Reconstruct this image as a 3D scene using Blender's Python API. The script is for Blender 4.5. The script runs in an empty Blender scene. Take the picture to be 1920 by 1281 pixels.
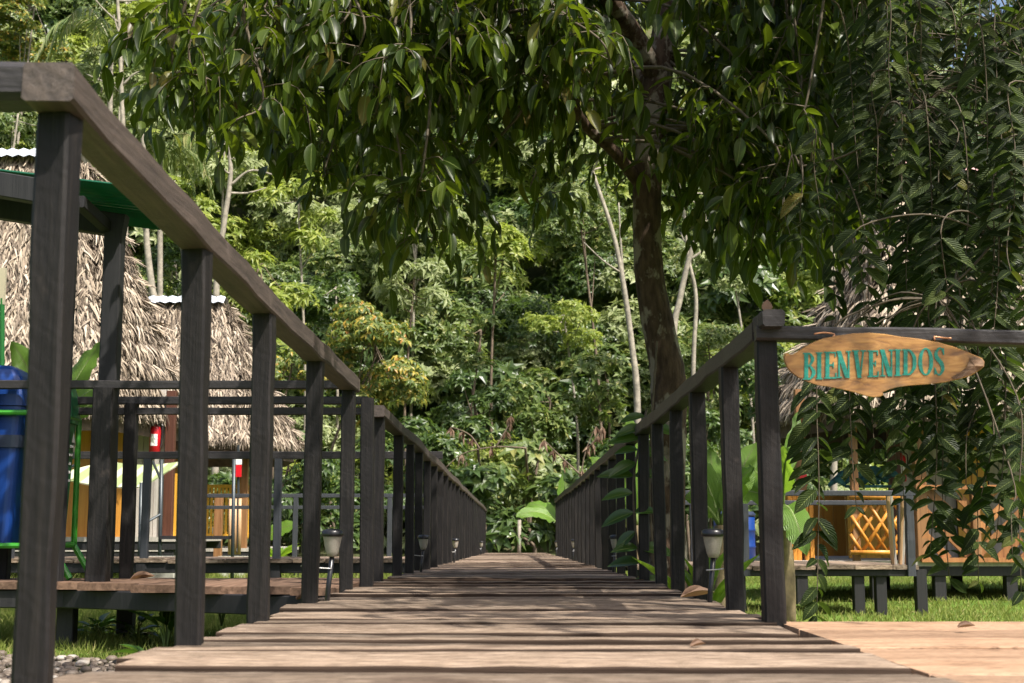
import bpy, math
import numpy as np
from mathutils import Vector, Matrix
R = math.radians
C = bpy.context.scene.collection
sc = bpy.context.scene

# ------------------------------------------------------------------ camera, sky, sun, exposure
F = 2667.0
CZ = 0.66                                   # camera height above the lawn; z = 0 is the lawn
PITCH = math.atan((1004 - 640.5) / F)
YAW = math.atan((968 - 960) / F)
cam = bpy.data.cameras.new('camera')
cam.sensor_width = 36.0
cam.lens = 36.0 * F / 1920.0
cam.clip_start = 0.05
cam.clip_end = 2000
cam.dof.use_dof = True
cam.dof.focus_distance = 8.5
cam.dof.aperture_fstop = 8.0
camo = bpy.data.objects.new('camera', cam)
C.objects.link(camo)
camo.location = (0, 0, CZ)
camo.rotation_euler = (R(90) + PITCH, 0, YAW)
sc.camera = camo

SUN = Vector((0.40, -0.42, 0.82)).normalized()
w = bpy.data.worlds.new("World")
sc.world = w
w.use_nodes = True
nt = w.node_tree
bg = nt.nodes['Background']
sky = nt.nodes.new('ShaderNodeTexSky')
sky.sky_type = 'NISHITA'
sky.sun_disc = False
sky.sun_elevation = math.asin(SUN.z)
sky.sun_rotation = math.atan2(SUN.x, SUN.y)
sky.dust_density = 5.0
nt.links.new(sky.outputs[0], bg.inputs[0])
bg.inputs[1].default_value = 0.13
sl = bpy.data.lights.new('sun', 'SUN')
sl.energy = 4.9
sl.angle = R(0.53)
sl.color = (1.0, 0.95, 0.87)
so = bpy.data.objects.new('sun', sl)
C.objects.link(so)
so.rotation_euler = SUN.to_track_quat('Z', 'Y').to_euler()
so.location = (0, 0, 30)
sc.view_settings.view_transform = 'Standard'
sc.view_settings.look = 'None'
sc.view_settings.exposure = 0.80
sc.view_settings.gamma = 1
sc.render.engine = 'CYCLES'
sc.cycles.max_bounces = 8
sc.cycles.transparent_max_bounces = 8
sc.cycles.use_denoising = True
sc.cycles.sample_clamp_indirect = 6

CM = Matrix.Translation((0, 0, CZ)) @ camo.rotation_euler.to_matrix().to_4x4()


def at(u, v, Y):
    """the world point at forward distance Y seen at photo pixel (u, v)"""
    d = (CM.to_3x3() @ Vector(((u - 960) / F, (640.5 - v) / F, -1)))
    return np.array((d.x * Y / d.y, Y, CZ + d.z * Y / d.y))


def atg(u, Y, z=0.0):
    p = at(u, 1004, Y)
    return np.array((p[0], Y, z))


# ------------------------------------------------------------------ materials
def mat(name, rough=0.6, spec=0.5):
    m = bpy.data.materials.new(name)
    m.use_nodes = True
    t = m.node_tree
    b = t.nodes['Principled BSDF']
    b.inputs['Roughness'].default_value = rough
    b.inputs['Specular IOR Level'].default_value = spec
    return m, t, b


def node(t, typ, **kw):
    n = t.nodes.new(typ)
    for k, v in kw.items():
        if k in n.inputs:
            n.inputs[k].default_value = v
        else:
            setattr(n, k, v)
    return n


def ramp(t, src, stops):
    r = t.nodes.new('ShaderNodeValToRGB')
    e = r.color_ramp.elements
    while len(e) < len(stops):
        e.new(0.5)
    for el, (p, c) in zip(e, stops):
        el.position = p
        el.color = (*c, 1)
    t.links.new(src, r.inputs[0])
    return r.outputs[0]


def coords(t, scale, rot=(0, 0, 0), kind='Object'):
    tc = t.nodes.new('ShaderNodeTexCoord')
    mp = t.nodes.new('ShaderNodeMapping')
    mp.inputs['Scale'].default_value = scale
    mp.inputs['Rotation'].default_value = rot
    t.links.new(tc.outputs[kind], mp.inputs[0])
    return mp.outputs[0]


def mixc(t, fac, a, b, typ='MIX'):
    m = t.nodes.new('ShaderNodeMix')
    m.data_type = 'RGBA'
    m.blend_type = typ
    for sock, val in ((m.inputs[0], fac), (m.inputs[6], a), (m.inputs[7], b)):
        if hasattr(val, 'is_linked'):
            t.links.new(val, sock)
        elif isinstance(val, (int, float)):
            sock.default_value = val
        else:
            sock.default_value = (*val, 1)
    return m.outputs[2]


def bump(t, b, h, strength, dist=0.01, prev=None):
    n = t.nodes.new('ShaderNodeBump')
    n.inputs['Strength'].default_value = strength
    n.inputs['Distance'].default_value = dist
    t.links.new(h, n.inputs['Height'])
    if prev is not None:
        t.links.new(prev, n.inputs['Normal'])
    t.links.new(n.outputs[0], b.inputs['Normal'])
    return n.outputs[0]


def island(t):
    return t.nodes.new('ShaderNodeNewGeometry').outputs['Random Per Island']


def wood(name, stops, axis='z', rough=0.6, fine=60.0, strength=0.5, vary=0.0, saw=0.0, stain=None, spec=0.4, along=22.0, speck=False):
    """grained timber; stops run over the grain noise"""
    m, t, b = mat(name, rough, spec)
    s = [fine, fine, fine]
    s['xyz'.index(axis)] = fine / along
    v = coords(t, tuple(s))
    addv = t.nodes.new('ShaderNodeVectorMath')
    addv.operation = 'ADD'
    comb = t.nodes.new('ShaderNodeCombineXYZ')
    mul = t.nodes.new('ShaderNodeMath')
    mul.operation = 'MULTIPLY'
    mul.inputs[1].default_value = 57.0
    isl = island(t)
    t.links.new(isl, mul.inputs[0])
    for k in range(3):
        t.links.new(mul.outputs[0], comb.inputs[k])
    t.links.new(v, addv.inputs[0])
    t.links.new(comb.outputs[0], addv.inputs[1])
    n = node(t, 'ShaderNodeTexNoise', Scale=1.0, Detail=7.0, Roughness=0.7, Distortion=0.15)
    t.links.new(addv.outputs[0], n.inputs['Vector'])
    col = ramp(t, n.outputs[0], stops)
    if vary:
        hv = ramp(t, isl, [(0.0, (1 - vary,) * 3), (0.5, (1.0, 0.98, 0.95)), (1.0, (1 + vary, 1 + vary * .9, 1 + vary * .8))])
        col = mixc(t, 1.0, col, hv, 'MULTIPLY')
    if stain:
        n2 = node(t, 'ShaderNodeTexNoise', Scale=stain[0], Detail=5.0, Roughness=0.6)
        t.links.new(coords(t, (1, 1, 1)), n2.inputs['Vector'])
        f = ramp(t, n2.outputs[0], [(stain[2], (0, 0, 0)), (stain[2] + 0.16, (1, 1, 1))])
        col = mixc(t, f, col, stain[1])
    if speck:
        n3 = node(t, 'ShaderNodeTexNoise', Scale=1.0, Detail=5.0, Roughness=0.75)
        t.links.new(coords(t, (34, 150, 60)), n3.inputs['Vector'])
        col = mixc(t, 1.0, col, ramp(t, n3.outputs[0], [(.34, (.35, .32, .30)), (.5, (1, 1, 1)), (.72, (1.25, 1.22, 1.2))]), 'MULTIPLY')
    t.links.new(col, b.inputs['Base Color'])
    nb = bump(t, b, n.outputs[0], strength, 0.006)
    if saw:
        wv = node(t, 'ShaderNodeTexWave', Scale=1.0, Distortion=9.0, Detail=4.0)
        wv.inputs['Detail Scale'].default_value = 1.5
        t.links.new(coords(t, (11, 11, 11), (0.3, 0.75, 0.5)), wv.inputs['Vector'])
        nb = bump(t, b, wv.outputs[0], saw, 0.004, nb)
    return m


def leaf(name, stops, rough=0.38, trans=0.4, tint=(0.16, 0.30, 0.02), rib=0.0, vein=False, spec=0.5):
    m, t, b = mat(name, rough, spec)
    isl = island(t)
    col = ramp(t, isl, stops)
    if rib or vein:
        uvn = t.nodes.new('ShaderNodeUVMap')
        sep = t.nodes.new('ShaderNodeSeparateXYZ')
        t.links.new(uvn.outputs[0], sep.inputs[0])
        ab = node(t, 'ShaderNodeMath', operation='ABSOLUTE')
        t.links.new(sep.outputs[1], ab.inputs[0])
        mr = node(t, 'ShaderNodeMath', operation='LESS_THAN')
        mr.inputs[1].default_value = 0.06
        t.links.new(ab.outputs[0], mr.inputs[0])
        col = mixc(t, mr.outputs[0], col, (0.16, 0.2, 0.06))
        if rib:
            ma = node(t, 'ShaderNodeMath', operation='MULTIPLY_ADD')
            ma.inputs[1].default_value = -0.35
            t.links.new(ab.outputs[0], ma.inputs[0])
            t.links.new(sep.outputs[0], ma.inputs[2])
            fr = node(t, 'ShaderNodeMath', operation='MULTIPLY')
            fr.inputs[1].default_value = rib
            t.links.new(ma.outputs[0], fr.inputs[0])
            sn = node(t, 'ShaderNodeMath', operation='SINE')
            t.links.new(fr.outputs[0], sn.inputs[0])
            bump(t, b, sn.outputs[0], 0.7, 0.004)
    t.links.new(col, b.inputs['Base Color'])
    tr = t.nodes.new('ShaderNodeBsdfTranslucent')
    tc = mixc(t, 0.75, col, tint)
    t.links.new(tc, tr.inputs[0])
    mx = t.nodes.new('ShaderNodeMixShader')
    mx.inputs[0].default_value = trans
    t.links.new(b.outputs[0], mx.inputs[1])
    t.links.new(tr.outputs[0], mx.inputs[2])
    t.links.new(mx.outputs[0], t.nodes['Material Output'].inputs[0])
    return m


def plain(name, col, rough=0.5, metal=0.0, noise=None, spec=0.5):
    m, t, b = mat(name, rough, spec)
    b.inputs['Metallic'].default_value = metal
    if noise:
        n = node(t, 'ShaderNodeTexNoise', Scale=noise[0], Detail=5.0, Roughness=0.6)
        t.links.new(coords(t, (1, 1, 1)), n.inputs['Vector'])
        c = ramp(t, n.outputs[0], [(0.3, tuple(x * (1 - noise[1]) for x in col)), (0.7, tuple(x * (1 + noise[1]) for x in col))])
        t.links.new(c, b.inputs['Base Color'])
        bump(t, b, n.outputs[0], 0.25, 0.01)
    else:
        b.inputs['Base Color'].default_value = (*col, 1)
    return m


DK = [(0.25, (.004, .0038, .004)), (0.5, (.0095, .0085, .0085)), (0.8, (.026, .022, .020))]
M = {}
M['post'] = wood('painted_post', DK, 'z', .55, 70, .5, .25, .07, stain=(9, (.04, .031, .026), .64), spec=.25)
M['rail_y'] = wood('painted_rail_along', [(0.25, (.026, .021, .019)), (0.5, (.062, .048, .041)), (0.8, (.115, .088, .074))], 'y', .6, 60, .5, .15, .1, stain=(5, (.13, .10, .085), .6))
M['rail_x'] = wood('painted_rail_across', [(0.25, (.014, .013, .014)), (0.5, (.026, .024, .025)), (0.8, (.05, .046, .046))], 'x', .5, 60, .5, .15, .08, spec=.3)
M['black'] = wood('black_timber', [(0.25, (.008, .008, .009)), (0.75, (.022, .021, .022))], 'z', .6, 40, .4)
M['slate'] = wood('slate_timber', [(0.25, (.022, .025, .030)), (0.75, (.046, .050, .058))], 'z', .55, 40, .4)
M['deck'] = wood('weathered_deck', [(0.28, (.040, .028, .019)), (0.41, (.125, .092, .066)), (0.56, (.24, .186, .140)), (0.75, (.43, .355, .285))], 'x', .8, 46, 1.0, .5, stain=(2.6, (.085, .058, .042), .58), spec=.2, along=5.5, speck=True)
M['deckedge'] = wood('dark_board_edge', [(0.3, (.018, .012, .009)), (0.7, (.055, .038, .028))], 'x', .9, 40, .6, .3, spec=.1)  # darker brown for the board sides than for their tops, draws the seams
M['plank'] = wood('fresh_plank', [(0.25, (.17, .097, .056)), (0.5, (.345, .222, .142)), (0.8, (.45, .315, .215))], 'x', .65, 22, .5, .18, stain=(3.0, (.17, .095, .05), .56), spec=.25, along=9, speck=True)
M['reddeck'] = wood('reddish_deck', [(0.25, (.04, .024, .016)), (0.5, (.135, .083, .056)), (0.8, (.26, .165, .115))], 'y', .75, 30, .6, .3, stain=(4, (.1, .07, .05), .6), spec=.2)
M['orange'] = wood('varnished_orange', [(0.25, (.33, .12, .018)), (0.5, (.51, .22, .033)), (0.8, (.62, .31, .06))], 'z', .4, 18, .3, .22)
M['yellow'] = wood('varnished_yellow', [(0.25, (.48, .24, .025)), (0.5, (.66, .36, .045)), (0.8, (.74, .46, .08))], 'z', .4, 20, .3, .15)
M['brownwood'] = wood('brown_timber', [(0.25, (.10, .045, .018)), (0.5, (.22, .11, .045)), (0.8, (.32, .18, .085))], 'z', .5, 25, .4, .25)
M['rustwood'] = wood('oiled_rust_timber', [(0.25, (.13, .05, .018)), (0.5, (.27, .12, .042)), (0.8, (.36, .18, .07))], 'z', .5, 25, .4, .3)
M['barkedge'] = wood('rough_bark_edge', [(0.3, (.05, .03, .018)), (0.5, (.14, .085, .05)), (0.75, (.27, .17, .095))], 'x', .8, 50, .9, 0)
M['tan'] = wood('tan_pole', [(0.25, (.28, .16, .08)), (0.5, (.42, .27, .15)), (0.8, (.52, .36, .22))], 'z', .5, 25, .4, .25)
M['redpost'] = wood('dark_red_post', [(0.25, (.05, .016, .010)), (0.8, (.11, .04, .022))], 'z', .5, 25, .4)
M['grayboard'] = wood('grey_board', [(0.25, (.22, .20, .18)), (0.5, (.36, .34, .31)), (0.8, (.46, .44, .41))], 'z', .6, 25, .4, .25)
M['thatch'] = None
m, t, b = mat('palm_thatch', .75, .25)
c = ramp(t, island(t), [(0.0, (.07, .055, .042)), (0.3, (.19, .158, .125)), (0.65, (.37, .315, .245)), (1.0, (.53, .475, .395))])
n = node(t, 'ShaderNodeTexNoise', Scale=0.9, Detail=4.0)
t.links.new(coords(t, (1, 1, 1)), n.inputs['Vector'])
c = mixc(t, 1.0, c, ramp(t, n.outputs[0], [(0.3, (.75, .70, .64)), (0.7, (1.05, 1.0, .97))]), 'MULTIPLY')
t.links.new(c, b.inputs['Base Color'])
M['thatch'] = m
M['thatchcore'] = plain('thatch_core', (.085, .06, .04), .9, noise=(12, .4))
M['white'] = plain('white_sheet_metal', (.56, .60, .64), .4, .3, noise=(3, .2))
M['pinkmetal'] = plain('faded_red_sheet_metal', (.5, .3, .27), .5, .2, noise=(6, .4))
M['main'] = leaf('glossy_dark_leaf', [(0, (.011, .021, .0035)), (.4, (.020, .037, .004)), (.72, (.038, .063, .007)), (.92, (.095, .128, .016)), (.97, (.16, .15, .025)), (1, (.09, .06, .02))], .36, .40, (.18, .255, .009), vein=True, spec=.28)
M['rib'] = leaf('ribbed_grey_green_leaf', [(0, (.011, .020, .005)), (.5, (.020, .034, .008)), (.85, (.040, .062, .014)), (.97, (.08, .105, .025)), (1, (.17, .13, .025))], .44, .32, (.08, .135, .010), rib=60, vein=True, spec=.22)
M['banana'] = leaf('banana_leaf', [(0, (.09, .18, .025)), (.5, (.13, .24, .035)), (1, (.17, .29, .05))], .4, .42, (.30, .50, .03), rib=160, vein=True)
M['vineleaf'] = leaf('vine_leaf', [(0, (.025, .06, .012)), (1, (.06, .12, .02))], .3, .3, (.15, .3, .02), vein=True)
M['heli'] = leaf('lime_leaf', [(0, (.12, .22, .02)), (1, (.2, .32, .03))], .4, .45, (.35, .55, .03), vein=True)
M['fbroad'] = leaf('forest_broad_leaf', [(0, (.05, .085, .02)), (.5, (.10, .145, .038)), (.85, (.17, .215, .065)), (1, (.26, .25, .075))], .42, .34, (.26, .36, .05), spec=.4)
M['fdark'] = leaf('forest_dark_leaf', [(0, (.028, .055, .014)), (.6, (.06, .10, .026)), (1, (.11, .155, .04))], .36, .3, (.16, .27, .03), spec=.45)
M['fpale'] = leaf('forest_pale_leaf', [(0, (.15, .19, .07)), (.5, (.24, .285, .12)), (1, (.36, .39, .20))], .48, .36, (.38, .46, .13), spec=.4)
M['flime'] = leaf('forest_lime_leaf', [(0, (.12, .175, .03)), (.5, (.21, .265, .045)), (1, (.33, .36, .085))], .44, .4, (.42, .52, .05), spec=.4)
M['fyellow'] = leaf('forest_yellow_tipped_leaf', [(0, (.05, .09, .018)), (.45, (.10, .145, .028)), (.66, (.17, .20, .04)), (.8, (.34, .31, .055)), (.93, (.44, .31, .05)), (1, (.40, .18, .04))], .42, .33, (.28, .34, .04), spec=.4)
M['fpalm'] = leaf('palm_leaflet', [(0, (.09, .14, .04)), (.6, (.17, .22, .07)), (1, (.30, .28, .12))], .45, .35, (.28, .36, .06))
M['dead'] = leaf('dead_brown_leaf', [(0, (.07, .038, .024)), (.5, (.15, .09, .06)), (1, (.27, .19, .135))], .7, .2, (.3, .16, .06), spec=.2)
M['grass'] = leaf('grass_blade', [(0, (.085, .12, .024)), (.5, (.17, .21, .045)), (.85, (.27, .29, .075)), (1, (.38, .33, .15))], .6, .38, (.34, .42, .07), spec=.2)
# bark with pale lichen patches
m, t, b = mat('lichen_bark', .85, .2)
n1 = node(t, 'ShaderNodeTexNoise', Scale=1.0, Detail=6.0)
t.links.new(coords(t, (30, 30, 9)), n1.inputs['Vector'])
c1 = ramp(t, n1.outputs[0], [(.3, (.028, .017, .011)), (.7, (.10, .065, .042))])
n2 = node(t, 'ShaderNodeTexNoise', Scale=6.5, Detail=4.0, Roughness=.6)
t.links.new(coords(t, (1, 1, .7)), n2.inputs['Vector'])
f = ramp(t, n2.outputs[0], [(.505, (0, 0, 0)), (.57, (1, 1, 1))])
c2 = mixc(t, f, c1, (.21, .18, .14))
t.links.new(c2, b.inputs['Base Color'])
bump(t, b, n1.outputs[0], .9, .02)
M['bark'] = m
M['palebark'] = plain('pale_bark', (.25, .22, .175), .8, noise=(7, .4))
M['brownbark'] = plain('brown_bark', (.13, .095, .065), .85, noise=(9, .4))
M['twig'] = plain('twig_bark', (.085, .065, .04), .8, noise=(20, .4))
M['stem'] = plain('banana_stem', (.16, .12, .06), .7, noise=(10, .5))
M['greenstem'] = plain('green_stem', (.14, .2, .05), .6)
M['blue'] = plain('blue_plastic', (.003, .032, .17), .4)
M['bluedark'] = plain('dark_blue_band', (.02, .03, .06), .4)
M['binGreen'] = plain('green_plastic', (.01, .09, .035), .35)
M['frame'] = plain('green_tube', (.03, .22, .015), .4)
M['lampblack'] = plain('black_lamp_plastic', (.012, .012, .014), .3)
M['wire'] = plain('galvanised_wire', (.45, .44, .42), .4, .6)
M['red'] = plain('red_paint', (.52, .012, .02), .3)
M['labelwhite'] = plain('white_label', (.75, .75, .72), .5)
M['teal'] = plain('teal_paint', (.0, .17, .125), .5, noise=(60, .35))
M['copper'] = plain('copper_wire', (.45, .22, .11), .4, .5)
M['beige'] = plain('beige_panel', (.42, .38, .27), .6)
M['darkgreen'] = plain('green_paint', (.01, .12, .02), .4)
M['concrete'] = plain('concrete_block', (.36, .36, .30), .9, noise=(14, .3))
M['steel'] = plain('dark_steel_pole', (.05, .06, .065), .4, .4)
M['cloth'] = plain('teal_black_cloth', (.02, .09, .10), .85, noise=(9, .9))
M['papertag'] = plain('white_mark', (.8, .8, .78), .6)
m, t, b = mat('striped_canvas', .8, .2)
wv = node(t, 'ShaderNodeTexWave', Scale=1.5)
wv.bands_direction = 'X'
t.links.new(coords(t, (1, 1, 1)), wv.inputs['Vector'])
t.links.new(ramp(t, wv.outputs[0], [(.5, (.24, .29, .13)), (.62, (.46, .48, .32))]), b.inputs['Base Color'])
M['canvas'] = m
m, t, b = mat('green_corrugated_plastic', .35, .5)
b.inputs['Base Color'].default_value = (.02, .13, .065, 1)
tr = t.nodes.new('ShaderNodeBsdfTranslucent')
tr.inputs[0].default_value = (.02, .16, .08, 1)
mx = t.nodes.new('ShaderNodeMixShader')
mx.inputs[0].default_value = .4
t.links.new(b.outputs[0], mx.inputs[1])
t.links.new(tr.outputs[0], mx.inputs[2])
t.links.new(mx.outputs[0], t.nodes['Material Output'].inputs[0])
M['sheet'] = m
m, t, b = mat('ribbed_lamp_glass', .35, .5)
n1 = node(t, 'ShaderNodeTexNoise', Scale=1.0, Detail=3.0)
t.links.new(coords(t, (120, 120, 420)), n1.inputs['Vector'])
t.links.new(ramp(t, n1.outputs[0], [(.3, (.38, .34, .28)), (.7, (.62, .58, .5))]), b.inputs['Base Color'])
bump(t, b, n1.outputs[0], .8, .003)
tr = t.nodes.new('ShaderNodeBsdfTranslucent')
tr.inputs[0].default_value = (.6, .55, .45, 1)
mx = t.nodes.new('ShaderNodeMixShader')
mx.inputs[0].default_value = .4
t.links.new(b.outputs[0], mx.inputs[1])
t.links.new(tr.outputs[0], mx.inputs[2])
t.links.new(mx.outputs[0], t.nodes['Material Output'].inputs[0])
M['lampglass'] = m
m, t, b = mat('carved_sign_wood', .42, .5)
n1 = node(t, 'ShaderNodeTexNoise', Scale=1.0, Detail=6.0, Roughness=.6, Distortion=1.6)
t.links.new(coords(t, (7, 7, 30), (0, -.25, 0)), n1.inputs['Vector'])
c1 = ramp(t, n1.outputs[0], [(.28, (.10, .045, .018)), (.42, (.26, .125, .035)), (.58, (.40, .21, .06)), (.8, (.50, .30, .105))])
n2 = node(t, 'ShaderNodeTexNoise', Scale=4.5, Detail=4.0, Distortion=1.2)
t.links.new(coords(t, (1, 1, 2.2), (0, .5, 0)), n2.inputs['Vector'])
c1 = mixc(t, ramp(t, n2.outputs[0], [(.50, (0, 0, 0)), (.70, (.85, .85, .85))]), c1, (.12, .07, .035))
t.links.new(c1, b.inputs['Base Color'])
bump(t, b, n1.outputs[0], .35, .004)
M['sign'] = m
# ground: lawn turning to leaf litter under the forest
m, t, b = mat('lawn_and_litter', .95, .1)
n1 = node(t, 'ShaderNodeTexNoise', Scale=1.3, Detail=8.0, Roughness=.7)
t.links.new(coords(t, (1, 1, 1)), n1.inputs['Vector'])
g = ramp(t, n1.outputs[0], [(.3, (.045, .085, .015)), (.55, (.10, .165, .025)), (.75, (.17, .19, .05))])
br = ramp(t, n1.outputs[0], [(.3, (.035, .048, .016)), (.5, (.075, .085, .035)), (.7, (.10, .085, .05))])
tc = t.nodes.new('ShaderNodeNewGeometry')
sp = t.nodes.new('ShaderNodeSeparateXYZ')
t.links.new(tc.outputs['Position'], sp.inputs[0])
mr = node(t, 'ShaderNodeMapRange')
mr.inputs[1].default_value = 33
mr.inputs[2].default_value = 37
t.links.new(sp.outputs[1], mr.inputs[0])
t.links.new(mixc(t, mr.outputs[0], g, br), b.inputs['Base Color'])
M['ground'] = m
m, t, b = mat('river_pebbles', .6, .4)
t.links.new(ramp(t, island(t), [(0, (.05, .038, .028)), (.4, (.135, .105, .08)), (.8, (.22, .185, .15)), (1, (.36, .33, .29))]), b.inputs['Base Color'])
M['pebble'] = m


# ------------------------------------------------------------------ mesh building
def unit(v):
    v = np.asarray(v, float)
    return v / np.maximum(np.linalg.norm(v, axis=-1, keepdims=True), 1e-9)


class MB:
    def __init__(self):
        self.V, self.Fs, self.MI, self.UV, self.n = [], [], [], [], 0

    def add(self, V, Fc, mi=0, uv=None):
        V = np.asarray(V, float).reshape(-1, 3)
        Fc = np.asarray(Fc, int)
        self.V.append(V)
        self.UV.append(np.zeros((len(V), 2)) if uv is None else uv)
        self.Fs.append(Fc + self.n)
        self.MI.append(mi)
        self.n += len(V)
        return self

    def box(self, c, s, mi=0):
        c, s = np.asarray(c, float), np.asarray(s, float) / 2
        q = np.array([(-1, -1, -1), (1, -1, -1), (1, 1, -1), (-1, 1, -1), (-1, -1, 1), (1, -1, 1), (1, 1, 1), (-1, 1, 1)])
        return self.add(c + q * s, [(0, 3, 2, 1), (4, 5, 6, 7), (0, 1, 5, 4), (1, 2, 6, 5), (2, 3, 7, 6), (3, 0, 4, 7)], mi)

    def beam(self, pts, w, h, rng=None, jit=0.0, ch=0.006, twist=0.0, mi=0, seg=None, roll=0.0, side=None):
        """chamfered timber along a polyline; w across, h in the up direction"""
        pts = np.asarray(pts, float)
        if seg:
            tt = np.linspace(0, 1, seg + 1)
            k = np.linspace(0, 1, len(pts))
            pts = np.stack([np.interp(tt, k, pts[:, i]) for i in range(3)], 1)
        N = len(pts)
        ax = unit(pts[-1] - pts[0])
        up = np.array((0, 0, 1.0)) if abs(ax[2]) < .8 else np.array((0, 1.0, 0))
        sd = unit(np.cross(ax, up))
        up = np.cross(sd, ax)
        a, bq = w / 2, h / 2
        sec = np.array([(-a + ch, -bq), (a - ch, -bq), (a, -bq + ch), (a, bq - ch), (a - ch, bq), (-a + ch, bq), (-a, bq - ch), (-a, -bq + ch)])
        V = []
        for i in range(N):
            s = sec.copy()
            th = roll + twist * (i / max(1, N - 1) - .5)
            if th:
                s = s @ np.array([[math.cos(th), math.sin(th)], [-math.sin(th), math.cos(th)]])
            off = np.zeros(2)
            if rng is not None and jit:
                off = rng.normal(0, jit * .5, 2)
                s = s * (1 + rng.normal(0, jit / max(w, h), (1, 2))) + rng.normal(0, jit * .15, (8, 2))
            s = s + off
            V.append(pts[i] + s[:, :1] * sd + s[:, 1:] * up)
        V = np.concatenate(V)
        idx = []
        for i in range(N - 1):
            for j in range(8):
                k = (j + 1) % 8
                idx.append((i * 8 + j, i * 8 + k, i * 8 + 8 + k, i * 8 + 8 + j))
        n0 = self.n
        if side is None:
            self.add(V, idx, mi)
        else:
            idx = np.array(idx)
            top = np.arange(len(idx)) % 8 == 4
            self.add(V, idx[top], mi)
            self.Fs.append(idx[~top] + n0)
            self.MI.append(side)
        for cap in (tuple(range(7, -1, -1)), tuple(range((N - 1) * 8, N * 8))):
            self.Fs.append(np.array([cap]) + n0)
            self.MI.append(mi)
        return self

    def tube(self, pts, rad, n=6, mi=0, closed=False):
        pts = np.asarray(pts, float)
        N = len(pts)
        rad = np.broadcast_to(np.asarray(rad, float), (N,)) if np.ndim(rad) == 0 else np.interp(np.linspace(0, 1, N), np.linspace(0, 1, len(rad)), rad)
        tg = np.gradient(pts, axis=0) if N > 1 else np.array([[0, 0, 1]])
        tg = unit(tg)
        ref = np.where(np.abs(tg[:, 2:3]) > .9, np.array([[1.0, 0, 0]]), np.array([[0, 0, 1.0]]))
        if N > 1 and np.any(ref[0] != ref).all() is False:
            ref = np.broadcast_to(ref[0], ref.shape)
        m0 = unit(tg.mean(0))
        r0 = np.array((1.0, 0, 0)) if abs(m0[2]) > .75 else np.array((0, 0, 1.0))
        a = unit(np.cross(tg, r0))
        bb = np.cross(tg, a)
        th = np.arange(n) * 2 * math.pi / n
        V = pts[:, None] + rad[:, None, None] * (np.cos(th)[None, :, None] * a[:, None] + np.sin(th)[None, :, None] * bb[:, None])
        i, j = np.meshgrid(np.arange(N - 1), np.arange(n), indexing='ij')
        k = (j + 1) % n
        Fq = np.stack([i * n + j, i * n + k, (i + 1) * n + k, (i + 1) * n + j], -1).reshape(-1, 4)
        n0 = self.n
        self.add(V.reshape(-1, 3), Fq, mi)
        for cap in (tuple(range(n - 1, -1, -1)), tuple(range((N - 1) * n, N * n))):
            self.Fs.append(np.array([cap]) + n0)
            self.MI.append(mi)
        return self

    def lathe(self, c, prof, n=20, mi=0):
        """prof: list of (r, z)"""
        c = np.asarray(c, float)
        th = np.arange(n) * 2 * math.pi / n
        V = np.array([[(r * math.cos(a), r * math.sin(a), z) for a in th] for r, z in prof]) + c
        N = len(prof)
        i, j = np.meshgrid(np.arange(N - 1), np.arange(n), indexing='ij')
        k = (j + 1) % n
        Fq = np.stack([i * n + j, i * n + k, (i + 1) * n + k, (i + 1) * n + j], -1).reshape(-1, 4)
        n0 = self.n
        self.add(V.reshape(-1, 3), Fq, mi)
        for cap in (tuple(range(n - 1, -1, -1)), tuple(range((N - 1) * n, N * n))):
            self.Fs.append(np.array([cap]) + n0)
            self.MI.append(mi)
        return self

    def leaves(self, T, P, D, Nn, L, W, mi=0):
        """a template leaf at every P, along D, facing Nn"""
        tv, tf, tuv = T
        P = np.asarray(P, float)
        k = len(P)
        if k == 0:
            return self
        D = unit(D)
        S = np.cross(Nn, D)
        bad = np.linalg.norm(S, axis=1) < 1e-3
        S[bad] = np.cross(D[bad], (.3, .5, .8))
        S = unit(S)
        N2 = np.cross(D, S)
        L = np.broadcast_to(L, (k,))[:, None, None]
        W = np.broadcast_to(W, (k,))[:, None, None]
        V = P[:, None] + D[:, None] * tv[None, :, :1] * L + S[:, None] * tv[None, :, 1:2] * W + N2[:, None] * tv[None, :, 2:] * L
        Fc = tf[None] + (np.arange(k) * len(tv))[:, None, None]
        return self.add(V.reshape(-1, 3), Fc.reshape(-1, tf.shape[1]), mi, np.tile(tuv, (k, 1)))

    def build(self, name, mats, parent=None, smooth=False):
        V = np.concatenate(self.V)
        origin = np.zeros(3)
        p = parent
        while p is not None:
            origin += np.array(p.location)
            p = p.parent
        V = V - origin
        own = np.zeros(3)
        if parent is None:
            own = np.array(((V[:, 0].min() + V[:, 0].max()) / 2, (V[:, 1].min() + V[:, 1].max()) / 2, V[:, 2].min()))
            V = V - own
        me = bpy.data.meshes.new(name)
        me.vertices.add(len(V))
        me.vertices.foreach_set('co', V.astype(np.float32).ravel())
        li = np.concatenate([f.ravel() for f in self.Fs]).astype(np.int32)
        tot = np.concatenate([np.full(len(f), f.shape[1]) for f in self.Fs]).astype(np.int32)
        st = np.concatenate([[0], np.cumsum(tot)[:-1]]).astype(np.int32)
        mi = np.concatenate([np.full(len(f), k) for f, k in zip(self.Fs, self.MI)]).astype(np.int32)
        me.loops.add(len(li))
        me.loops.foreach_set('vertex_index', li)
        me.polygons.add(len(tot))
        me.polygons.foreach_set('loop_start', st)
        me.polygons.foreach_set('loop_total', tot)
        if not isinstance(mats, (list, tuple)):
            mats = [mats]
        for mm in mats:
            me.materials.append(mm)
        me.polygons.foreach_set('material_index', mi)
        uv = np.concatenate(self.UV)
        if np.any(uv):
            ul = me.uv_layers.new(name='UVMap')
            ul.data.foreach_set('uv', uv[li].astype(np.float32).ravel())
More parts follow.
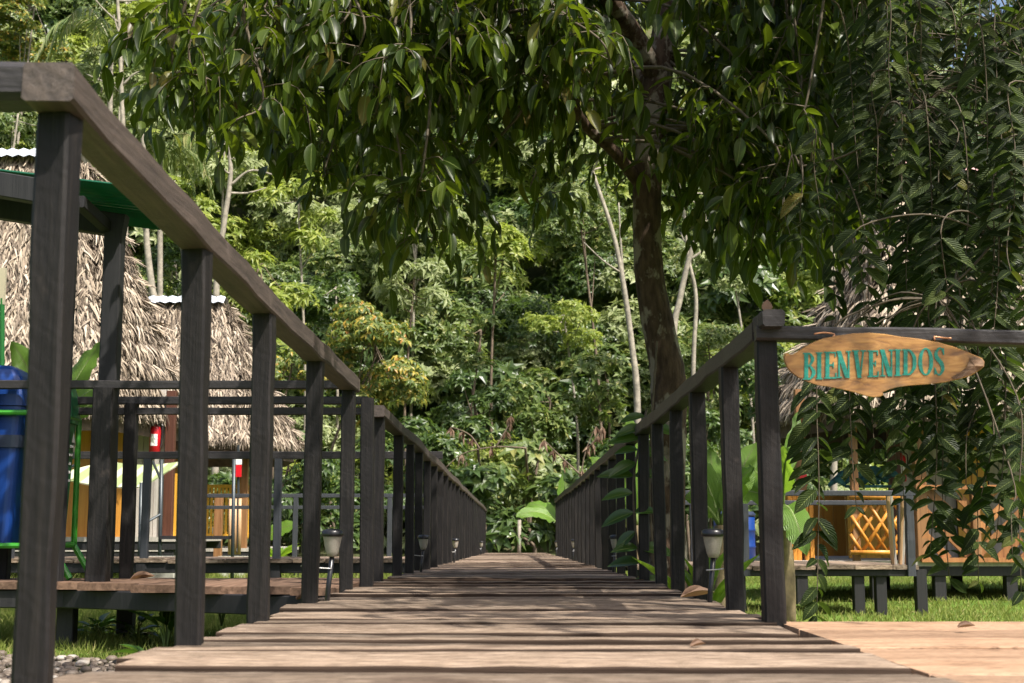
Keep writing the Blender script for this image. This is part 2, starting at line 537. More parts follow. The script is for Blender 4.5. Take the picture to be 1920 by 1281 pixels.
        me.polygons.foreach_set('use_smooth', np.full(len(tot), bool(smooth)))
        me.update(calc_edges=True)
        o = bpy.data.objects.new(name, me)
        o.location = own
        C.objects.link(o)
        if parent is not None:
            o.parent = parent
        return o


def tag(o, label=None, cat=None, group=None, kind=None):
    for k, v in (('label', label), ('category', cat), ('group', group), ('kind', kind)):
        if v:
            o[k] = v
    return o


def thing(name, label, cat, loc, group=None):
    o = bpy.data.objects.new(name, None)
    o.empty_display_size = .2
    C.objects.link(o)
    o.location = tuple(float(x) for x in loc)
    return tag(o, label, cat, group)


def rngof(k):
    return np.random.RandomState(k)


# leaf templates: x along, y across (-.5..+.5), z lift
def grid_leaf(n, prof, fold=.08, droop=.15, rows=1):
    vs, uv, fs = [], [], []
    for i in range(n + 1):
        t_ = i / n
        wd = max(.02, prof(t_))
        for s in (-1, 0, 1):
            vs.append((t_, s * wd * .5, abs(s) * fold * wd - droop * t_ * t_))
            uv.append((t_ + .001, s * 1.0))
    for i in range(n):
        for j in (0, 1):
            a = i * 3 + j
            fs.append((a, a + 3, a + 4, a + 1))
    return np.array(vs), np.array(fs), np.array(uv)


ellip = lambda t_: math.sin(math.pi * min(1, t_ ** .85)) ** .8 if 0 < t_ < 1 else 0
T_BIG = grid_leaf(6, ellip, .10, .22)
T_MID = grid_leaf(4, ellip, .10, .15)
T_BLADE = grid_leaf(3, lambda t_: (1 - t_) ** .6, .05, .35)
T_STRIP = (np.array([(0, -.5, 0), (0, .5, 0), (.5, -.45, .05), (.5, .45, .05), (1, -.12, -.05), (1, .12, -.05)]), np.array([(0, 2, 3, 1), (2, 4, 5, 3)]), np.zeros((6, 2)))
T_FAR = (np.array([(0, 0, 0), (.42, -.5, .07), (.5, 0, 0), (.42, .5, .07), (1, 0, -.16)]), np.array([(0, 1, 2), (0, 2, 3), (1, 4, 2), (2, 4, 3)]), np.zeros((5, 2)))


def curve(pts, n):
    """smooth curve through points (Catmull-Rom)"""
    P = np.asarray(pts, float)
    P = np.concatenate([[2 * P[0] - P[1]], P, [2 * P[-1] - P[-2]]])
    out = []
    segs = len(P) - 3
    for s in np.linspace(0, segs - 1e-6, n):
        i = int(s)
        f_ = s - i
        a, b_, c_, d_ = P[i:i + 4]
        out.append(.5 * (2 * b_ + (c_ - a) * f_ + (2 * a - 5 * b_ + 4 * c_ - d_) * f_ ** 2 + (3 * b_ - a - 3 * c_ + d_) * f_ ** 3))
    return np.array(out)


# ------------------------------------------------------------------ ground
def ground_z(x, y):
    x, y = np.asarray(x, float), np.asarray(y, float)
    s = np.clip((x - .8) / 2.5, 0, 1)
    z = -.10 * s * s * (3 - 2 * s)
    h = np.clip((y - 47) / 34, 0, 1)
    lo_ = np.clip((x - 7 + 1.5 * np.sin(y * .21)) / 16, 0, 1)
    return z + (30 - 16 * lo_ + 1.5 * np.sin(x * .23) + np.sin(x * .61 + 1)) * h * h * (3 - 2 * h) + .04 * np.sin(x * .9 + y * .37) * np.sin(y * .7 - x * .2) * (np.abs(x) > 1.2)


gx = np.concatenate([[-400, -250, -150, -90], np.linspace(-60, 60, 121), [90, 150, 250, 400]])
gy = np.concatenate([[-200, -60, -25], np.linspace(-10, 120, 131), [150, 220, 400]])
X, Y_ = np.meshgrid(gx, gy, indexing='ij')
g = MB()
nx, ny = X.shape
i, j = np.meshgrid(np.arange(nx - 1), np.arange(ny - 1), indexing='ij')
g.add(np.stack([X, Y_, ground_z(X, Y_)], -1).reshape(-1, 3), np.stack([i * ny + j, (i + 1) * ny + j, (i + 1) * ny + j + 1, i * ny + j + 1], -1).reshape(-1, 4))
go = g.build('ground', M['ground'], None, True)
tag(go, 'green lawn that turns to brown leaf litter at the forest edge', 'ground', kind='structure')

# ------------------------------------------------------------------ boardwalk
DZ = CZ - .27


def deck_z(y):
    return DZ - .0066 * max(0, y - 8)


AL, AR = .82, .79
rg = rngof(3)
bw = thing('boardwalk', 'long straight boardwalk of weathered cross planks between two black railings', 'boardwalk', (0, 2, 0))
d = MB()
y = 1.2
while y < 38.5:
    wd = rg.uniform(.13, .24)
    if y > 15:
        wd = rg.uniform(.17, .25)
    z = deck_z(y) + rg.normal(0, .0042)
    x0, x1 = -AL - rg.uniform(-.02, .07), AR + rg.uniform(-.01, .035)
    if y > 29.5:
        x1 = AR
    sk = rg.normal(0, .012)
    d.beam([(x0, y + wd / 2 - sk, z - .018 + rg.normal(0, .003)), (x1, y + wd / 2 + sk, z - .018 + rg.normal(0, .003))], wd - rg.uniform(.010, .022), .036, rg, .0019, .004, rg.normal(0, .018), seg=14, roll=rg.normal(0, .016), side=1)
    y += wd
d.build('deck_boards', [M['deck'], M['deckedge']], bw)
for xx in (-.6, .6):
    jb = MB()
    jb.beam([(xx, 1.0, DZ - .115), (xx, 8, DZ - .115), (xx, 38.4, deck_z(38.4) - .12)], .09, .14)
    jb.build('joist', M['black'], bw)
for yy in (3.2, 6.0, 9.5, 13, 17, 21, 25, 29, 33, 37):
    for xx in (-.6, .6):
        pb = MB()
        pb.beam([(xx, yy, -.25), (xx, yy, deck_z(yy) - .19)], .1, .1)
        pb.build('support_post', M['black'], bw)

pf = thing('plank_platform', 'pale fresh plank platform under the BIENVENIDOS sign', 'platform', (2.2, 3, 0))
d = MB()
yy = 1.6
for k, wd in enumerate((.34, .30, .36, .30, .33, .32, .30, .37, .40)):
    xs = [AR + .03, 1.9 + rg.uniform(-.5, .6), 4.2]
    for a, b_ in zip(xs[:-1], xs[1:]):
        zz = DZ - .003 + rg.uniform(-.003, .003)
        d.beam([(a + .004, yy + wd / 2, zz - .015), (b_ - .004, yy + wd / 2, zz - .015)], wd - .008, .03, rg, .0015, .003, seg=8)
    yy += wd
d.build('deck_boards', M['plank'], pf)
d = MB()
d.beam([(AR + .12, yy - .06, DZ - .115), (4.2, yy - .06, DZ - .115)], .08, .14)
d.build('beam', M['black'], pf)
d = MB()
d.beam([(AR + .12, 1.7, DZ - .115), (4.2, 1.7, DZ - .115)], .08, .14)
d.build('beam', M['black'], pf)
for xx, yy2 in ((1.1, yy - .06), (2.6, yy - .06), (4.0, yy - .06)):
    pb = MB()
    pb.beam([(xx, yy2, -.25), (xx, yy2, DZ - .19)], .1, .1)
    pb.build('support_post', M['black'], pf)


# ------------------------------------------------------------------ railings of the boardwalk
def post(root, x, y, z0, z1, w=.078, seed=0, m='post', tw=None):
    r_ = rngof(seed + 100)
    b_ = MB()
    t_ = r_.normal(0, .12) if tw is None else tw
    b_.beam([(x + r_.normal(0, .004), y, z0), (x + r_.normal(0, .004), y, z1)], w, w * 1.05, r_, .0022, .006, t_, seg=9)
    return b_.build('post', M[m], root)


def wavy_rail(root, pts, w, h, seed, m='rail_y'):
    r_ = rngof(seed)
    b_ = MB()
    P = np.asarray(pts, float)
    n_ = max(6, int(np.linalg.norm(P[-1] - P[0]) / .22))
    b_.beam(curve(P, n_), w, h, r_, .0032, .006)
    return b_.build('top_rail', M[m], root)


zl = lambda y: CZ + np.interp(y, [2.4, 3.6, 4.6, 8, 38], [.838, .800, .786, .780, .70])        # top of the left handrail
zr = lambda y: CZ + .70 + .001 * (y - 4.5)
lr = thing('boardwalk_railing', 'black timber railing nearest the camera, its thick handrail turning a corner beside the blue bin', 'railing', (-AL, 4.6, DZ))
XL = -AL - .004
for k, yy in enumerate((2.53, 3.60, 4.58, 5.79, 6.98)):
    post(lr, XL - (.013 if k == 0 else 0), yy, DZ - .2, zl(yy) - .074, .060 if k == 0 else .064, k, tw=(.35, .3, .2, .1, .15)[k])
wavy_rail(lr, [(XL - .008, 2.44, zl(2.4) - .038), (XL + .001, 3.6, zl(3.6) - .040), (XL - .002, 4.7, zl(4.7) - .039), (XL + .002, 5.9, zl(6) - .042), (XL, 7.08, zl(7) - .04)], .085, .072, 5)
b_ = MB()
b_.beam([(XL - .044, 2.49, zl(2.4) - .035), (XL - .5, 2.46, zl(2.4) - .03), (XL - 1.3, 2.44, zl(2.4) - .03)], .10, .075, rngof(8), .003, .014, seg=8)
b_.build('end_rail', M['rail_x'], lr)
post(lr, XL - 1.2, 2.45, DZ - .6, zl(2.4) - .07, .08, 44)

ls = thing('boardwalk_railing', 'long black railing running back beside the boardwalk from the thatched cabins to the forest', 'railing', (-AL, 23, DZ))
ys = [7.87, 8.52, 9.98, 11.05]
while ys[-1] < 37:
    ys.append(ys[-1] + 1.1)
for k, yy in enumerate(ys):
    post(ls, XL, yy, deck_z(yy) - .2, zl(yy) - .075 + (.05 if k == 0 else 0), .072 if k < 2 else .066, 20 + k)
wavy_rail(ls, [(XL, yy, zl(yy) - .038 + rg.normal(0, .008)) for yy in np.linspace(8.40, 37.7, 20)], .09, .068, 15)

rr = thing('boardwalk_railing', 'black railing of the boardwalk that the lichen-spotted tree stands behind', 'railing', (AR, 16, DZ))
ys = [5.36, 6.33, 7.22, 8.12, 9.1, 10.1]
while ys[-1] < 28.2:
    ys.append(ys[-1] + 1.02)
for k, yy in enumerate(ys):
    post(rr, AR + .02, yy, deck_z(yy) - .2, zr(yy) - .07, .066, 60 + k)
XR = AR + .02
wavy_rail(rr, [(XR, yy, zr(yy) - .036 + rg.normal(0, .007)) for yy in np.linspace(4.60, 28.9, 18)], .085, .068, 25, 'rail_x')

sr = thing('entrance_railing', 'black post and cross rail that carry the carved welcome sign', 'railing', (AR, 4.5, DZ))
post(sr, AR + .005, 4.50, DZ - .2, CZ + .645, .066, 77, tw=.05)
b_ = MB()
pL, pR = at(1416, 626, 4.47), at(1990, 638, 4.42)
b_.beam([pL, (pL + pR) / 2 + (0, 0, .003), pR], .07, .045, rngof(9), .0016, .006, seg=10)
b_.build('cross_rail', M['rail_x'], sr)
b_ = MB()
b_.beam([(AR + .012, 4.39, CZ + .672), (AR + .012, 4.59, CZ + .675)], .074, .052, rngof(10), .003, .008, seg=4)
b_.build('post_cap', M['rail_x'], sr)
post(sr, 1.95, 4.46, DZ - .2, CZ + .60, .08, 78)

# ------------------------------------------------------------------ the carved welcome sign
SY = 4.385


def sg(px, py, Y=SY):
    return at(1440 + px * .22917, 590 + py * .22917, Y)


outl = [(125, 345), (135, 322), (152, 315), (168, 327), (200, 326), (245, 300), (300, 262), (370, 225), (450, 195), (560, 173), (700, 154), (830, 148), (960, 160), (1080, 180),
        (1250, 200), (1400, 228), (1530, 265), (1620, 300), (1700, 335), (1750, 355), (1772, 385), (1768, 425), (1738, 452), (1660, 500), (1580, 525), (1450, 555),
        (1300, 572), (1150, 582), (1050, 597), (985, 617), (940, 636), (942, 660), (920, 672), (870, 678), (800, 666), (700, 636), (600, 612), (500, 592), (400, 577), (320, 552), (240, 512),
        (180, 468), (148, 425), (130, 385)]
s_root = thing('welcome_sign', 'carved fish-shaped wooden sign lettered BIENVENIDOS in green, hanging on the cross rail', 'sign', sg(900, 400))
cen = np.mean(outl, axis=0)
inner = [tuple(cen + (np.array(p) - cen) * .982) for p in outl]
b_ = MB()
N_ = len(outl)
V = np.concatenate([[sg(*p, SY) for p in inner], [sg(*p, SY + .007) for p in outl], [sg(*p, SY + .026) for p in outl]])
q = []
for k in range(N_):
    k2 = (k + 1) % N_
    q += [(k, N_ + k, N_ + k2, k2), (N_ + k, 2 * N_ + k, 2 * N_ + k2, N_ + k2)]
b_.add(V, q)
b_.Fs += [np.array([list(range(N_))]), np.array([list(range(3 * N_ - 1, 2 * N_ - 1, -1))])]
b_.MI += [0, 0]
b_.build('board', M['sign'], s_root)
bk = [(1500, 512), (1580, 468), (1628, 425), (1642, 385), (1655, 352), (1700, 345), (1748, 362), (1768, 388), (1762, 423), (1732, 448), (1655, 495), (1575, 520), (1520, 530)]
b_ = MB()
nb_ = len(bk)
b_.add(np.concatenate([[sg(*p, SY - .002 - .004 * ((k * 7) % 3)) for k, p in enumerate(bk)], [sg(*p, SY + .004) for p in bk], [sg(1690, 420, SY - .012)]]),
       [(k, nb_ + k, nb_ + (k + 1) % nb_, (k + 1) % nb_) for k in range(nb_)])
b_.Fs.append(np.array([(k, (k + 1) % nb_, 2 * nb_) for k in range(nb_)]))
b_.MI.append(0)
b_.build('bark_edge', M['barkedge'], s_root)
lt = MB()
cnt = [0]


def stroke(poly_strip):
    """a strip of quads given as paired edge points, raised 2 mm proud of the board"""
    cnt[0] += 1
    yf = SY - .0022 - .00012 * (cnt[0] % 12)
    A = [sg(*p[0], yf) for p in poly_strip]
    B = [sg(*p[1], yf) for p in poly_strip]
    n_ = len(A)
    A2 = [sg(*p[0], SY + .001) for p in poly_strip]
    B2 = [sg(*p[1], SY + .001) for p in poly_strip]
    V_ = np.array(A + B + A2 + B2)
    fs = []
    for k in range(n_ - 1):
        fs += [(k, k + 1, n_ + k + 1, n_ + k), (k, 2 * n_ + k, 2 * n_ + k + 1, k + 1), (n_ + k, n_ + k + 1, 3 * n_ + k + 1, 3 * n_ + k)]
    fs += [(0, n_, 3 * n_, 2 * n_), (n_ - 1, 3 * n_ - 1, 4 * n_ - 1, 2 * n_ - 1)]
    lt.add(V_, fs)


def rect(x0, y0, x1, y1):
    stroke([((x0, y0), (x0, y1)), ((x1, y0), (x1, y1))])


def bar4(ax, ay, bx, by, wd):
    stroke([((ax, ay), (ax + wd, ay)), ((bx, by), (bx + wd, by))])


def ribbon(pts, wds, n_=22):
    P = curve(pts, n_)[:, :2] if len(pts[0]) == 2 else None
    Wd = np.interp(np.linspace(0, 1, n_), np.linspace(0, 1, len(wds)), wds)
    tg = unit(np.gradient(P, axis=0))
    nr = np.stack([-tg[:, 1], tg[:, 0]], 1)
    stroke([(tuple(p + nn * w_ / 2), tuple(p - nn * w_ / 2)) for p, nn, w_ in zip(P, nr, Wd)])


ST, TH, SH = 33, 12, 10


def stem(x, y0, y1, wd=ST, ser=11):
    rect(x, y0, x + wd, y1)
    rect(x - ser, y0, x + wd + ser, y0 + SH)
    rect(x - ser, y1 - SH, x + wd + ser, y1)


def letter(ch, x0, x1, y0, y1):
    h_ = y1 - y0
    if ch == 'I':
        stem((x0 + x1) / 2 - ST / 2, y0, y1)
    if ch == 'E':
        stem(x0 + 12, y0, y1)
        rect(x0 + 40, y0 + 1, x1 - 6, y0 + 13)
        rect(x1 - 16, y0 + 1, x1 - 6, y0 + 42)
        rect(x0 + 40, y0 + h_ * .46, x1 - 22, y0 + h_ * .46 + 13)
        rect(x1 - 32, y0 + h_ * .46 - 16, x1 - 22, y0 + h_ * .46 + 29)
        rect(x0 + 40, y1 - 14, x1, y1 - 1)
        bar4(x1 - 10, y1 - 48, x1 - 12, y1 - 2, 11)
    if ch == 'N':
        rect(x0 + 16, y0, x0 + 30, y1)
        rect(x0 + 2, y1 - SH, x0 + 46, y1)
        rect(x1 - 26, y0, x1 - 12, y1)
        rect(x1 - 42, y0, x1, y0 + SH)
        bar4(x0, y0, x1 - 48, y1, 38)
    if ch == 'V':
        bar4(x0 + 8, y0, (x0 + x1) / 2 - 12, y1, 33)
        bar4(x1 - 24, y0, (x0 + x1) / 2 + 4, y1, 13)
        rect(x0 - 4, y0, x0 + 54, y0 + SH)
        rect(x1 - 42, y0, x1 + 6, y0 + SH)
    if ch in 'BD':
        stem(x0 + 14, y0, y1, ST, 12)
        sx = x0 + 40
        if ch == 'D':
            ribbon([(sx, y0 + 7), (sx + 28, y0 + 14), (x1 - 20, y0 + h_ * .28), (x1 - 16, y0 + h_ * .5), (x1 - 20, y0 + h_ * .72), (sx + 28, y1 - 14), (sx, y1 - 7)], [13, 16, 28, 34, 28, 16, 13], 30)
        else:
            m_ = y0 + h_ * .47
            ribbon([(sx, y0 + 7), (sx + 22, y0 + 11), (x1 - 26, y0 + h_ * .24), (sx + 20, m_ - 3), (sx, m_ + 3)], [13, 15, 30, 15, 11], 22)
            ribbon([(sx, m_ + 2), (sx + 26, m_ + 10), (x1 - 16, y0 + h_ * .73), (sx + 26, y1 - 12), (sx, y1 - 7)], [11, 15, 33, 16, 13], 22)
    if ch == 'O':
        cx, cy, rx, ry = (x0 + x1) / 2, (y0 + y1) / 2, (x1 - x0) / 2, h_ / 2
        P = []
        for k in range(37):
            a = 2 * math.pi * k / 36
            P.append(((cx + rx * math.cos(a), cy + ry * math.sin(a)), (cx + (rx - 32) * math.cos(a), cy + (ry - 13) * math.sin(a))))
        stroke(P)
    if ch == 'S':
        w_ = x1 - x0
        ribbon([(x1 - 10, y0 + h_ * .22), (x1 - 26, y0 + 12), (x0 + w_ * .45, y0 + 8), (x0 + 17, y0 + h_ * .2), (x0 + w_ * .3, y0 + h_ * .38), (x1 - w_ * .33, y0 + h_ * .56),
                (x1 - 16, y0 + h_ * .78), (x0 + w_ * .56, y1 - 8), (x0 + 26, y1 - 14), (x0 + 9, y1 - h_ * .24)], [10, 11, 14, 27, 34, 34, 28, 14, 11, 10], 44)
        rect(x1 - 16, y0 + 4, x1 - 6, y0 + h_ * .26)
        rect(x0 + 4, y1 - h_ * .28, x0 + 14, y1 - 6)


for ch, x0, x1, y0, y1 in (('B', 283, 392, 312, 533), ('I', 392, 448, 308, 530), ('E', 458, 562, 304, 525), ('N', 560, 680, 298, 518), ('V', 692, 798, 292, 518), ('E', 815, 907, 292, 512),
                           ('N', 915, 1030, 286, 506), ('I', 1035, 1090, 284, 503), ('D', 1096, 1215, 283, 497), ('O', 1230, 1352, 272, 498), ('S', 1358, 1447, 270, 498)):
    letter(ch, x0, x1, y0, y1)
lt.build('lettering', M['teal'], s_root)
for pts in ([(378, 158), (455, 148), (540, 160), (532, 184)], [(1365, 205), (1360, 182), (1430, 190), (1500, 194)]):
    b_ = MB()
    b_.tube(curve([sg(*p, SY + .022 - .012 * (k in (0, 3))) for k, p in enumerate(pts)], 10), .0028, 6)
    b_.build('wire_hanger', M['copper'], s_root, True)

# ------------------------------------------------------------------ solar stake lamps
lamp_spots = [(-.80, 6.12, 'lamp by the fourth post of the near railing, largest on that side', None),
              (-.76, 11.5, 'second lamp back along the railing on the bin side', None), (-.77, 17.8, 'third lamp back along the railing on the bin side', None), (-.77, 31, 'lamp, tiny, farthest along the railing on the bin side', None),
              (.785, 5.85, 'lamp wired to the post next to the welcome sign post', None), (.77, 11.4, 'lamp beside the trailing vine leaves of the right railing', None),
              (.78, 19.8, 'lamp half way to the forest, just beyond the vine leaves', None), (.78, 28.2, 'lamp, tiny, farthest along the railing on the sign side', None)]
protos = None
for k, (x, yy, lab, _) in enumerate(lamp_spots):
    zb = deck_z(yy) - .05
    root = thing('stake_lamp', 'black solar stake ' + lab, 'lamp', (x, yy, zb), 'solar stake lamps along the boardwalk')
    if protos is None:
        parts = []
        q0 = np.array((x, yy, zb))
        b_ = MB()
        b_.tube([q0 + (-.012, 0, -.1), q0 + (.002, 0, .10), q0 + (.016, 0, .235)], .011, 8)
        parts.append(b_.build('stake', M['lampblack'], root, True))
        c0 = q0 + (.016, 0, .23)
        b_ = MB()
        b_.lathe(c0, [(.012, 0), (.020, .002), (.027, .02), (.034, .05), (.040, .083), (.041, .085)], 24)
        parts.append(b_.build('lamp_shade', M['lampglass'], root, True))
        b_ = MB()
        b_.lathe(c0, [(.030, .084), (.046, .086), (.048, .094), (.046, .108), (.036, .115), (.012, .118)], 24)
        parts.append(b_.build('cap', M['lampblack'], root, True))
        b_ = MB()
        sgn = 1
        b_.tube(curve([q0 + (.016, -.012, .18), q0 + (-.03, -.02, .183), q0 + (-.075, -.045, .19), q0 + (-.10, -.05, .196), q0 + (-.115, .0, .19)], 12), .003, 5)
        parts.append(b_.build('wire_tie', M['wire'], root, True))
        protos = parts
    else:
        for p_ in protos:
            c_ = p_.copy()
            C.objects.link(c_)
            c_.parent = root
            if x > 0 and p_.name.startswith('wire'):
                c_.scale = (-1, 1, 1)

# ------------------------------------------------------------------ left walkways with their railings
def walkway(label, x0, x1, y0, y1, z, topm, seed, legs, name='side_walkway', skew=0.0, beamh=.10):
    root = thing(name, label, 'walkway', ((x0 + x1) / 2, (y0 + y1) / 2, 0))
    r_ = rngof(seed)
    b_ = MB()
    xx = x0
    while xx < x1 - .05:
        wd = min(r_.uniform(.2, .42), x1 - xx)
        yf = y0 + skew * min(1.7, max(0, x1 - xx - wd / 2))
        b_.beam([(xx + wd / 2, yf - r_.uniform(.0, .05), z - .02 + r_.normal(0, .003)), (xx + wd / 2, y1 + r_.uniform(0, .04), z - .02)], wd - .012, .04, r_, .003, .005, seg=5)
        xx += wd
    b_.build('deck_boards', M[topm], root)
    b_ = MB()
    bh = beamh
    b_.beam([(x0, y0 + .05 + skew * 1.7, z - .042 - bh / 2), (x1 - 1.7, y0 + .05 + skew * 1.7, z - .042 - bh / 2), (x1, y0 + .05, z - .042 - bh / 2)], .06, bh)
    b_.build('beam', M['black'], root)
    b_ = MB()
    b_.beam([(x0, y1 - .05, z - .042 - bh / 2), (x1, y1 - .05, z - .042 - bh / 2)], .06, bh)
    b_.build('beam', M['black'], root)
    for (lx, ly) in legs:
        b_ = MB()
        b_.beam([(lx, ly, -.3), (lx, ly, z - .04)], .10, .10)
        b_.build('support_post', M['black'], root)
    return root


xs = lambda u, Y: at(u, 1004, Y)[0]
walkway('reddish plank side walkway that the blue bin stands on', -5.0, -AL - .10, 7.35, 9.15, DZ, 'reddeck', 31,
        [(xs(128, 8.5), 8.55), (xs(238, 9.05), 9.1), (xs(-200, 8.5), 8.5), (-1.2, 8.0), (xs(-60, 9.1), 9.1)], skew=.58, beamh=.105)
zw2 = at(400, 1048, 14.4)[2]
walkway('grey plank side walkway in front of the green striped swing', -9, -1.0, 14.4, 15.9, zw2, 'deck', 32, [(xs(270, 14.5), 14.45), (xs(100, 14.5), 14.45), (xs(520, 14.5), 14.45), (xs(-150, 14.5), 14.45)])
zw3 = at(500, 1042, 27)[2]
walkway('farthest grey side walkway leading past the second cabin', -9, -1.0, 22.4, 23.6, zw3, 'deck', 33, [(xs(560, 22.5), 22.45), (xs(450, 22.5), 22.45)])


def side_rail(label, u0, u1, Y, vt, posts, z0, w=.055, m='rail_x', low=None, pm='post', thick=.05, name='walkway_railing', pw=.075):
    a, b2 = at(u0, vt, Y), at(u1, vt, Y)
    b2[2] = a[2] = (a[2] + b2[2]) / 2
    root = thing(name, label, 'railing', ((a[0] + b2[0]) / 2, Y, z0))
    b_ = MB()
    b_.beam([a - (0, 0, thick / 2), b2 - (0, 0, thick / 2)], w, thick, rngof(int(u0 + vt)), .0015, .005, seg=12)
    b_.build('top_rail', M[m], root)
    for vl in (low or []):
        b_ = MB()
        p0_, p1_ = at(u0, vl, Y), at(u1, vl, Y)
        b_.beam([p0_ - (0, 0, thick / 2), p1_ - (0, 0, thick / 2)], w * .9, thick * .9, rngof(int(vl)), .0015, .004, seg=12)
        b_.build('lower_rail', M[m], root)
    for k, uu in enumerate(posts):
        post(root, xs(uu, Y), Y + .002, z0 - .1, a[2] - thick + .002, pw, int(uu) + 7, pm, tw=.0)
    return root


side_rail('dark railing across the near side of the reddish side walkway', -300, 655, 8.5, 714, (-40, 187), DZ, pw=.12)
side_rail('twin-railed dark railing across the far side of the reddish side walkway', -250, 690, 9.05, 744, (240, 8), DZ, low=(764,))
side_rail('dark railing along the grey walkway in front of the swing', -100, 830, 14.45, 847, (272, 20, 520, 690), zw2, thick=.075, pm='slate')
side_rail('slate railing with a thin second bar beside the second cabin', 330, 860, 22.5, 926, (553, 730), zw3, m='slate', low=(948,), pm='slate', thick=.06)

# ------------------------------------------------------------------ shelter over the bins
sh = thing('bin_shelter', 'black post shelter with green corrugated plastic roof above the bins', 'shelter', (-3.3, 9, DZ))
zt = at(195, 430, 9.1)[2]
for k, (px_, py_, zz) in enumerate(((xs(194, 9.12), 9.12, zt), (xs(100, 8.5), 8.5, zt + .05), (-4.4, 9.12, zt + .28), (-4.4, 8.55, zt + .33))):
    b_ = MB()
    b_.beam([(px_, py_, DZ - .01), (px_, py_, zz)], .115, .115, rngof(k + 70), .002, .008, seg=8)
    b_.build('post', M['black'], sh)
for (y_, dz_) in ((9.12, 0), (8.5, .05)):
    b_ = MB()
    b_.beam([(xs(196, 9.12) + .06 if y_ > 9 else xs(112, 8.55), y_, zt + dz_ + .02), (-4.5, y_, zt + .32 + dz_)], .10, .15)
    b_.build('beam', M['black'], sh)
b_ = MB()
b_.beam([at(148, 378, 8.58), at(207, 432, 9.16)], .07, .075)
b_.build('rafter', M['black'], sh)
b_ = MB()
b_.beam([at(148, 378, 8.58) + (-.9, 0, .11), at(207, 432, 9.16) + (-.9, 0, .11)], .07, .075)
b_.build('rafter', M['black'], sh)
b_ = MB()
ns, ms = 60, 3
gv, fq = [], []
e0, e1 = at(222, 347, 8.56), at(303, 431, 9.62)
f0, f1 = e0 + (-2.4, 0, .30), e1 + (-2.4, 0, .30)
for k in range(ns + 1):
    t_ = k / ns
    a, b2 = e0 * (1 - t_) + e1 * t_, f0 * (1 - t_) + f1 * t_
    for q_ in range(ms + 1):
        p_ = a * (1 - q_ / ms) + b2 * q_ / ms
        gv.append(p_ + (0, 0, .012 * math.sin(k * 1.6)))
gv = np.array(gv)
n_ = len(gv)
for k in range(ns):
    for q_ in range(ms):
        a = k * (ms + 1) + q_
        fq.append((a, a + 1, a + ms + 2, a + ms + 1))
        fq.append((a + n_, a + ms + 1 + n_, a + ms + 2 + n_, a + 1 + n_))
b_.add(np.concatenate([gv, gv + (0, 0, .003)]), fq)
b_.build('roof', M['sheet'], sh)


# ------------------------------------------------------------------ bins
def tapered_bin(name, label, c, wt, wb, dp, h_, m, band, parentlid=True):
    root = thing(name, label, 'bin', c)
    c = np.asarray(c, float)

    def ring(w_, d_, z_, n_=5, r_=.05):
        out = []
        for sx, sy, a0 in ((1, 1, 0), (-1, 1, 90), (-1, -1, 180), (1, -1, 270)):
            for k in range(n_):
                a = R(a0 + 90 * k / (n_ - 1))
                out.append((sx * (w_ / 2 - r_) + r_ * math.cos(a), sy * (d_ / 2 - r_) + r_ * math.sin(a), z_))
        return np.array(out) + c

    def loft(rings, mi=0):
        n0 = len(rings[0])
        V_ = np.concatenate(rings)
        fs = [(i_ * n0 + j_, i_ * n0 + (j_ + 1) % n0, (i_ + 1) * n0 + (j_ + 1) % n0, (i_ + 1) * n0 + j_) for i_ in range(len(rings) - 1) for j_ in range(n0)]
        b2 = MB()
        b2.add(V_, fs)
        b2.Fs += [np.array([list(range(n0 - 1, -1, -1))]), np.array([list(range(len(V_) - n0, len(V_)))])]
        b2.MI += [0, 0]
        return b2
    loft([ring(wb, dp * .8, 0), ring(wb + (wt - wb) * .95, dp, h_ * .95), ring(wt + .02, dp + .02, h_ * .955), ring(wt + .02, dp + .02, h_)]).build('body', M[m], root)
    # domed lid
    rings = []
    for k in range(7):
        a = R(90 * k / 6)
        s_ = max(.12, math.cos(a) ** .5)
        rings.append(ring((wt + .04) * s_, (dp + .04) * s_, h_ + .004 + .26 * math.sin(a), 5, .05 * s_))
    loft(rings).build('lid', M[m], root)
    if band:
        loft([ring(wt * .985 + .012, dp + .012, h_ * .70, 5, .055), ring(wt + .010, dp + .012, h_ * .79, 5, .055)]).build('band', M['bluedark'], root)
    return root, c


zb_ = at(40, 1020, 8.7)[2]
ht = at(40, 765, 8.7)[2] - zb_
tapered_bin('blue_bin', 'blue plastic bin with domed lid and dark band', (-3.225, 8.72, zb_), .46, .36, .28, ht, 'blue', True)
gb, gc = tapered_bin('green_bin', 'dark green bin with white recycling marks', (-2.975, 8.985, zb_), .34, .27, .20, ht * .95, 'binGreen', False)
b_ = MB()
gx_ = gc[0] + .168
for k in range(9):
    zz = gc[2] + ht * (.80 - .065 * k)
    if k == 0:
        b_.add([(gx_ + .008, 8.955, zz - .03), (gx_ + .008, 9.015, zz - .03), (gx_ + .008, 8.985, zz + .04)], [(0, 1, 2)])
    else:
        b_.box((gx_ + .002 - .0045 * k, 8.985, zz), (.012, .03 + .015 * (k % 3), .016))
b_.build('lettering', M['papertag'], gb)
st = thing('bin_stand', 'bright green tubular bin stand with splayed legs', 'stand', (-2.9, 8.5, DZ))
zt_ = at(100, 785, 9.0)[2]
zk = zb_ - .01
xr_, xl_ = -2.805, -3.50
for yy in (8.66, 9.10):
    for xx in (xr_, xl_):
        b_ = MB()
        b_.tube([(xx, yy, zk), (xx, yy, zt_)], .019, 8)
        b_.build('upright', M['frame'], st)
        b_ = MB()
        b_.tube([(xx, yy, zk), (xx + (.13 if xx == xr_ else -.13), yy - .03, DZ + .012)], .019, 8)
        b_.build('leg', M['frame'], st)
